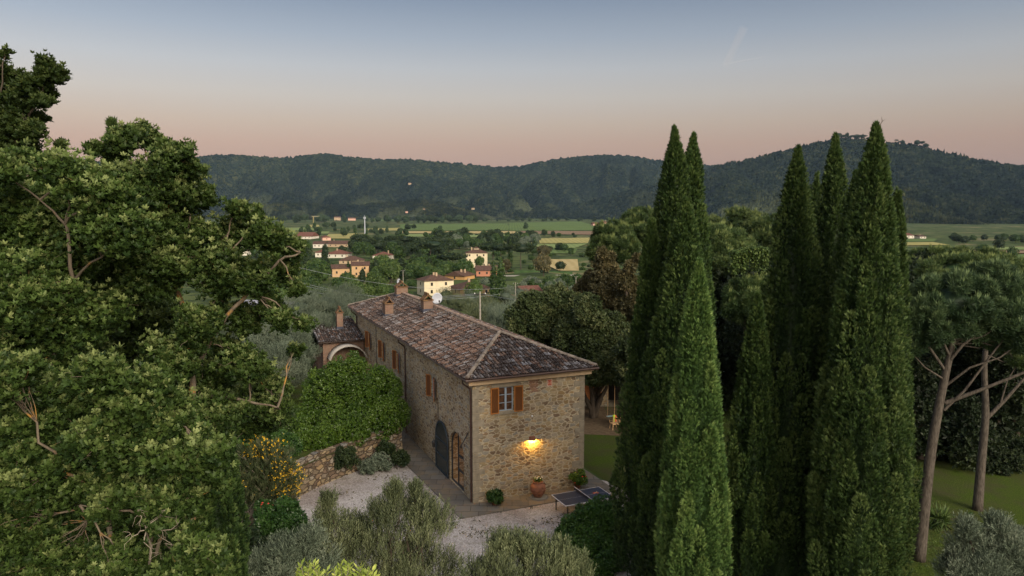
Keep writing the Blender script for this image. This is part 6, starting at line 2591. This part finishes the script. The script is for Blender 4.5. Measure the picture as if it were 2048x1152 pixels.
wire('power line crossing from the left trees to the roof pole', at(590, 567, 120), pol[0] + Vector((-.6, 0, -.3)), 1.2, .03)
wire('second power line just below, from left trees to roof pole', at(590, 577, 118), pol[0] + Vector((.6, 0, -.3)), 1.2, .03)
wire('power line from the roof pole towards the holm oaks', pol[0] + Vector((.5, 0, -.3)), at(1230, 577, 70), 1.0, .022)
wire('upper thin power line over the village trees', at(560, 525, 210), at(1010, 576, 240), 3, .035)
wire('high thin power line from village left to pole', at(560, 553, 170), at(1000, 588, 170), 3, .03)


# ------------------------------------------------------------------ trees of the valley
def proto(kind, seed):
    """unit-height tree; returns (crown mesh, trunk mesh)"""
    s = np.random.default_rng(seed)
    if kind == 'round':
        bl = [((0, 0, .60), (.36, .36, .34))] + [((s.uniform(-.2, .2), s.uniform(-.2, .2), s.uniform(.45, .8)), (s.uniform(.16, .26),) * 3) for _ in range(5)]
        n, size = 1700, .07
    elif kind == 'tall':
        bl = [((s.uniform(-.06, .06), s.uniform(-.06, .06), z), (r_, r_, .2)) for z, r_ in ((.25, .2), (.42, .24), (.6, .22), (.76, .17), (.88, .10))]
        n, size = 1700, .055
    elif kind == 'umbrella':
        bl = [((0, 0, .80), (.42, .42, .17)), ((.18, .1, .83), (.22, .22, .14)), ((-.2, -.1, .82), (.24, .24, .14)), ((.0, -.2, .78), (.26, .24, .12))]
        n, size = 1900, .05
    elif kind == 'cyp':
        bl = [((0, 0, z), (r_, r_, .13)) for z, r_ in ((.1, .07), (.25, .085), (.4, .085), (.55, .08), (.7, .065), (.83, .045), (.93, .025))]
        n, size = 1200, .035
    else:   # low
        bl = [((s.uniform(-.5, .5), s.uniform(-.25, .25), .42), (s.uniform(.35, .5), s.uniform(.3, .4), .42)) for _ in range(4)]
        n, size = 1500, .11
    P, N, lob = lobe_points(bl, n, 16, .34)
    D = N + rdir(len(P)) * .6 + np.array([0, 0, .3])
    S = size * rng.uniform(.6, 1.3, len(P))
    val = np.clip(lob * .55 + rng.uniform(0, .5, len(P)), 0, 1)
    V, Fc = replicate(kite(.8, .1), P, D, S)
    cv, cf = sphere_core(bl, .86, 8, 6)
    Vall = np.vstack([V, cv])
    Fall = np.vstack([Fc, cf + len(V)])
    vals = np.concatenate([np.repeat(val, 4), np.full(len(cv), .1)])
    return Vall, Fall, vals


PROT = {}
for kind, mats in (('round', ['mid_green', 'mid_dark', 'mid_bright', 'far_green', 'holm_brown', 'olive_grey']), ('tall', ['mid_green', 'far_green', 'mid_dark']), ('umbrella', ['mid_dark', 'pine']),
                   ('cyp', ['cyp']), ('low', ['mid_green', 'mid_bright', 'mid_dark', 'far_green', 'olive_grey'])):
    for v_ in range(2):
        V, Fc, vals = proto(kind, hash_ := (len(kind) * 7 + v_))
        for mt in mats:
            o = nmesh('crown', V, Fc, M[mt], None, False, vals)
            PROT[(kind, mt, v_)] = o.data
            bpy.data.objects.remove(o)
trm = MB().tube([(0, 0, -.05), (.01, 0, .3), (0, .01, .62)], [.03, .022, .012], 6).build('trunk', M['bark_dark'])
trm2 = MB().tube([(0, 0, -.05), (.02, 0, .4), (0, .01, .72)], [.022, .016, .012], 6).build('trunk', M['bark_pine'])
for k in range(7):
    pass
TRD, TRU = trm.data, trm2.data
bpy.data.objects.remove(trm)
bpy.data.objects.remove(trm2)
NM = {'round': 'broadleaf_tree', 'tall': 'poplar_tree', 'umbrella': 'umbrella_pine', 'cyp': 'cypress', 'low': 'thicket'}
CT = {'round': 'tree', 'tall': 'tree', 'umbrella': 'pine', 'cyp': 'cypress', 'low': 'bush'}


def vtree(kind, mt, p, h, label, group, w=1.0):
    nm_ = NM[kind] if kind != 'round' else {'olive_grey': 'olive_tree', 'mid_dark': 'holm_oak', 'far_green': 'hedgerow_tree'}.get(mt, NM[kind])  # same round tree shape; the leaf colour alone picks the species name
    e = empty(nm_, (p[0], p[1], p[2] - .2), random.uniform(0, 6.28))
    tag(e, label, CT[kind], group)
    e.scale = (h * w, h * w, h)
    link('trunk' if kind != 'low' else 'stem', TRU if kind == 'umbrella' else TRD, e)
    link('crown' if kind != 'low' else 'foliage', PROT[(kind, mt, random.randint(0, 1))], e)
    return e


def V1(kind, mt, px, top, base, label, w=1.0, D=None, group=None):
    p = gt(px, base) if D is None else at(px, base, D)
    k = p[1] / F
    return vtree(kind, mt, p, (base - top) * k * 1.02, label, group, w)


V1('cyp', 'cyp', 987, 526, 609, 'left cypress of the dark pair by the ochre house', 1.25)
V1('cyp', 'cyp', 1001, 520, 607, 'right taller cypress of the dark pair by the ochre house', 1.3)
V1('cyp', 'cyp', 697, 523, 553, 'lone slim cypress between the wings of the peach farmhouse', 1.5)
V1('cyp', 'cyp', 1021, 482, 530, 'tall slim cypress among the villa umbrella pines', 1.2)
V1('umbrella', 'mid_dark', 986, 484, 529, 'umbrella pine right behind the villa', 1.5)
V1('umbrella', 'mid_dark', 1002, 486, 530, 'second umbrella pine right of the villa', 1.2)
V1('umbrella', 'mid_dark', 1042, 486, 539, 'leaning umbrella pine right of the slim cypress', 1.0)
V1('umbrella', 'mid_dark', 906, 505, 547, 'umbrella pine left of the cream villa', 1.7)
V1('umbrella', 'mid_dark', 862, 480, 525, 'umbrella pine in the dark wood left of the villa', 1.4)
V1('round', 'holm_brown', 1087, 509, 553, 'bronze leaved round tree beside the golden field', .9)
V1('round', 'mid_dark', 1120, 523, 543, 'small dark round tree in the golden field', 1.2)
V1('round', 'holm_brown', 1086, 491, 515, 'brownish tree at the left edge of the pale green field', 1.3)
V1('round', 'mid_bright', 960, 513, 538, 'fresh green tree in front of the villa wall', .8)
V1('round', 'mid_green', 930, 520, 556, 'dark green round tree below the villa', 1.2)
V1('round', 'holm_brown', 1013, 518, 546, 'bronze tree right of the terracotta farm building', .9)
V1('round', 'mid_bright', 948, 561, 610, 'yellow green tree before the ochre house', .9)
V1('round', 'mid_green', 900, 583, 603, 'round shrub like tree between cream and ochre houses', .9)
V1('low', 'mid_dark', 1114, 484, 501, 'dark square thicket in the pale green field', 1.2)
V1('round', 'mid_dark', 1056, 460, 472, 'round dark tree on the brown field edge', 1.0)
V1('round', 'mid_dark', 1088, 459, 474, 'upright dark tree on the brown field edge', .9)
V1('round', 'mid_dark', 1106, 462, 475, 'smaller dark tree right of the upright one', .9)
V1('round', 'mid_dark', 995, 458, 473, 'rounded dark tree left of the brown field', 1.1)
V1('round', 'mid_dark', 828, 449, 459, 'dark tree clump in the wide green field', 1.4)
V1('round', 'far_green', 880, 451, 461, 'single round tree in the wide green field', 1.1)
V1('tall', 'far_green', 1052, 445, 458, 'pale poplar clump in the green field', 1.5)
V1('round', 'mid_bright', 763, 511, 548, 'broad fresh green tree behind the peach farmhouse', 1.3)
V1('round', 'mid_bright', 693, 545, 570, 'fresh green tree in front of the peach farmhouse', 1.3)
V1('tall', 'mid_dark', 724, 538, 566, 'dark conifer in front of the peach right wing', 1.0)
V1('round', 'mid_green', 640, 520, 560, 'large dark green tree left of the peach farmhouse', 1.2)
V1('tall', 'mid_dark', 650, 490, 520, 'blue green conifer between the red roofed houses', 1.0)

ZN = [  # x0,x1,y0,y1 (base), n, hmin,hmax (px at base), kinds, label, group
    (520, 960, 443.5, 446.5, 60, 9, 16, [('round', 'far_green'), ('tall', 'far_green'), ('round', 'mid_dark')], 'far tree of the dark belt along the foot of the hills', 'trees along the hill foot'),
    (960, 1260, 441.5, 444.5, 18, 5, 9, [('round', 'far_green'), ('round', 'mid_dark')], 'small far tree at the edge of the green field by the hills', 'trees edging the far green field'),
    (1800, 2048, 480, 489, 26, 8, 16, [('round', 'far_green'), ('round', 'mid_dark'), ('round', 'mid_green')], 'dark tree of the clump beyond the right hand pines', 'trees beyond the right hand pines'),
    (600, 820, 456, 474, 44, 7, 14, [('tall', 'far_green'), ('tall', 'mid_green'), ('round', 'far_green'), ('round', 'mid_dark')], 'hedgerow tree in the green valley left of the telecom mast', 'valley hedgerow trees on the left'),
    (800, 1210, 470, 476, 30, 6, 13, [('round', 'mid_dark'), ('round', 'mid_green'), ('low', 'far_green')], 'tree of the hedgerow between brown and yellow fields', 'hedgerow trees between the fields'),
    (870, 1090, 476, 500, 56, 14, 26, [('round', 'mid_green'), ('tall', 'far_green'), ('round', 'olive_grey'), ('round', 'mid_dark')], 'tree of the mixed grove behind the cream villa', 'trees of the grove behind the villa'),
    (690, 905, 498, 530, 64, 20, 34, [('round', 'mid_dark'), ('umbrella', 'mid_dark'), ('round', 'mid_green'), ('round', 'mid_dark')], 'dark tree of the dense wood in the middle of the village', 'trees of the dark village wood'),
    (520, 700, 488, 545, 84, 16, 30, [('round', 'mid_green'), ('round', 'mid_dark'), ('tall', 'mid_green')], 'garden tree between the village houses on the left', 'garden trees of the village'),
    (990, 1200, 500, 548, 40, 9, 18, [('low', 'mid_green'), ('round', 'mid_green'), ('low', 'mid_dark')], 'hedge tree beside the golden fields', 'hedge trees beside the golden fields'),
    (730, 905, 536, 568, 64, 20, 34, [('round', 'mid_green'), ('round', 'mid_bright'), ('low', 'mid_green'), ('tall', 'mid_dark')], 'green tree in the belt before the cream house', 'trees of the belt before the cream house'),
    (480, 790, 562, 612, 62, 30, 50, [('round', 'mid_bright'), ('low', 'mid_bright'), ('round', 'mid_green')], 'fresh green tree of the thicket beyond the farmhouse chimneys', 'fresh green thicket beyond the chimneys'),
    (780, 860, 576, 600, 14, 14, 24, [('round', 'mid_green'), ('low', 'mid_bright')], 'leafy garden tree left of the cream house', 'garden trees left of the cream house'),
    (960, 1180, 572, 612, 46, 16, 30, [('round', 'mid_green'), ('low', 'mid_green'), ('round', 'olive_grey')], 'garden tree around the white low house', 'garden trees around the white low house'),
    (300, 560, 452, 560, 40, 14, 36, [('round', 'mid_green'), ('round', 'mid_dark'), ('tall', 'far_green')], 'valley tree mostly hidden behind the left oaks', 'valley trees behind the oaks'),
    (1200, 2048, 500, 520, 20, 16, 26, [('round', 'mid_green'), ('round', 'mid_dark')], 'valley tree glimpsed behind the pine belt', 'valley trees behind the pines'),
]
rz_ = random.Random(77)
LM = [(868, 575, 'the cream house by the ridge'), (940, 592, 'the ochre house'), (952, 515, 'the tall cream villa'), (972, 545, 'the long terracotta building'), (1056, 585, 'the white low house'),
      (695, 545, 'the peach farmhouse'), (674, 510, 'the wide red hip roof'), (764, 515, 'the dark red roofed house'), (606, 474, 'the long red roofed building'), (730, 455, 'the white telecom mast'),
      (627, 440, 'the yellow crane'), (1209, 448, 'the pink farmhouse'), (1818, 474, 'the white right hand farm'), (1115, 530, 'the golden field'), (1120, 482, 'the yellow wheat field'),
      (830, 455, 'the clump in the green field'), (1056, 466, 'the brown field'), (782, 590, 'the farthest chimney'), (450, 500, 'the oak twigs'), (1000, 565, 'the dark cypress pair'), (1400, 505, 'the pine belt'), (1950, 505, 'the right pines')]
KN = {'round': 'round tree', 'tall': 'upright tree', 'umbrella': 'umbrella pine', 'cyp': 'cypress', 'low': 'spreading bush'}
MN = {'mid_green': 'green', 'mid_dark': 'dark', 'mid_bright': 'fresh green', 'far_green': 'muted green', 'holm_brown': 'bronze', 'olive_grey': 'grey green', 'pine': 'dark green', 'cyp': 'dark'}
placed = []
for x0, x1, y0, y1, n, h0, h1, kinds, lab, grp in ZN:
    for i in range(n):
        ok = False
        for tries in range(14):
            px, py = rz_.uniform(x0, x1), rz_.uniform(y0, y1)
            kd, mt = rz_.choice(kinds)
            hp = rz_.uniform(h0, h1) * (.6 if kd == 'low' else 1)
            ok = True
            for hx, hyb, hw, hh, hl_ in HOUSES:
                if abs(px - hx) < hw / 2 + hp * .42 and py > hyb - 1 and py - hp < hyb - hh * (.25 if rz_.random() < .5 else .6): ok = False
            for m_, poly in FIELDS:
                if m_ in ('f_gold', 'f_yellow', 'f_brown') and min(q[0] for q in poly) < px < max(q[0] for q in poly) and min(q[1] for q in poly) < py < max(q[1] for q in poly) and rz_.random() < .85: ok = False
            if ok: break
        if not ok: continue
        p = gt(px, py)
        e = vtree(kd, mt, p, hp * p[1] / F, lab, grp, rz_.uniform(.95, 1.4))
        placed.append((e, px, py - hp * .5, kd, mt))
# each label names the nearest landmark, the side of it and the rank on that side
by = {}
for e, px, py, kd, mt in placed:
    j = min(range(len(LM)), key=lambda q: math.hypot(LM[q][0] - px, (LM[q][1] - py) * 2.2))
    dx, dy = px - LM[j][0], (py - LM[j][1]) * 2.2
    side = ('right of' if dx > 0 else 'left of') if abs(dx) > abs(dy) else ('below' if dy > 0 else 'above')
    by.setdefault((KN[kd], MN[mt], side, LM[j][2]), []).append((math.hypot(dx, dy), e))
for (kn, mn, side, lm), lst in by.items():
    for r_, (dd_, e) in enumerate(sorted(lst, key=lambda q: q[0])):
        e['label'] = '%s %s %s %s' % (mn, kn, side, lm) if len(lst) == 1 else '%s nearest %s %s %s %s' % (ORD[min(19, r_)], mn, kn, side, lm)
# summit pines on the right hill
for i in range(26):
    px = 1662 + i * 5.2 + rz_.uniform(-2, 2) if i < 18 else rz_.uniform(1790, 1850)
    p = hz_mid(px, 1.0)
    vtree('umbrella' if i % 3 else 'round', 'mid_dark', p + np.array([0, -6, -7]), rz_.uniform(16, 27), (ORD[i] + ' tree from the left on the right hill summit') if i < 18 else (ORD[i - 18] + ' lone tree along the ridge right of the summit'), 'summit pines on the right hill', rz_.uniform(.9, 1.3))

# grass tufts on the near lawns
n = 26000
X_ = rng.uniform(5, 22, n)
Y_ = rng.uniform(26, 56, n)
lx_ = (X_ - HC[0]) * ax[0] + (Y_ - HC[1]) * ax[1]
ly_ = (X_ - HC[0]) * ay[0] + (Y_ - HC[1]) * ay[1]
keep = (lx_ > 8.4) & (X_ > 7)
P = np.column_stack([X_, Y_, np.full(n, .0)])[keep]
m = len(P)
o = foliage('grass', [(T_BLADE, P, np.tile([0, 0, 1.], (m, 1)) + rng.normal(0, .25, (m, 3)), rng.uniform(.06, .13, m), rng.random(m))], M['mid_bright'])
tag(o, 'short lawn grass right of the house', 'grass', kind='stuff')

# weeds and fallen leaves on the gravel
n = 5200
lx_ = rng.uniform(-2.4, 10, n)
ly_ = np.where(rng.random(n) < .5, rng.uniform(-9, 0, n), rng.uniform(-4, -1.6, n))
far_ = rng.random(n) < .35
lx_ = np.where(far_, rng.uniform(-9, -2.1, n), lx_)
ly_ = np.where(far_, rng.uniform(-8, 6, n), ly_)
clump_ = fbm(lx_, ly_, 3.0, 3, 2) + rng.normal(0, .3, n)
k_ = clump_ > .45
P = np.column_stack([HC[0] + ax[0] * lx_ + ay[0] * ly_, HC[1] + ax[1] * lx_ + ay[1] * ly_, np.full(n, .008)])[k_]
m = len(P)
D = rdir(m) * .7 + np.array([0, 0, .55])
o = foliage('fallen_leaves', [(T_LEAFLET, P, D, rng.uniform(.04, .10, m), rng.random(m))], M['holm_brown'])
tag(o, 'fallen leaves and small weeds scattered over the gravel court', 'leaf litter', kind='stuff')

# ------------------------------------------------------------------ contrails, far up
def contrail(px0, py0, px1, py1, D, r0, r1, label, dens):
    a, b = Vector(at(px0, py0, D)), Vector(at(px1, py1, D))
    o = MB().tube([a.lerp(b, i / 8) for i in range(9)], [r0 + (r1 - r0) * i / 8 for i in range(9)], 10).build('contrail', M['trail%d' % dens])
    tag(o, label, 'contrail', kind='stuff')


for dns, nm in ((1, 5e-4), (2, 6e-5)):
    t = NT('thin vapour %d' % dns)
    t.t.nodes.remove(t.b)
    v_ = t.n('ShaderNodeVolumePrincipled')
    v_.inputs['Density'].default_value = nm * 10
    v_.inputs['Color'].default_value = (1, .92, .85, 1)
    t.l(v_.outputs[0], t.out.inputs['Volume'])
    M['trail%d' % dns] = t.m
contrail(1460, 126, 1530, 113, 14000, 14, 8, 'thin straight contrail low in the sky above the cypresses', 1)
contrail(1450, 132, 1488, 55, 14000, 70, 90, 'faint wide contrail smear above the thin one', 2)

# ------------------------------------------------------------------ haze over the valley
t = NT('evening haze')
t.t.nodes.remove(t.b)
v_ = t.n('ShaderNodeVolumePrincipled')
v_.inputs['Density'].default_value = HAZE
v_.inputs['Color'].default_value = (.50, .74, 1.0, 1)
v_.inputs['Anisotropy'].default_value = 0.0
t.l(v_.outputs[0], t.out.inputs['Volume'])
hz = MB().box(-8000, 8000, -300, 8800, -60, 480).build('haze', t.m)
tag(hz, 'thin blue evening haze over the valley', 'haze', kind='stuff')
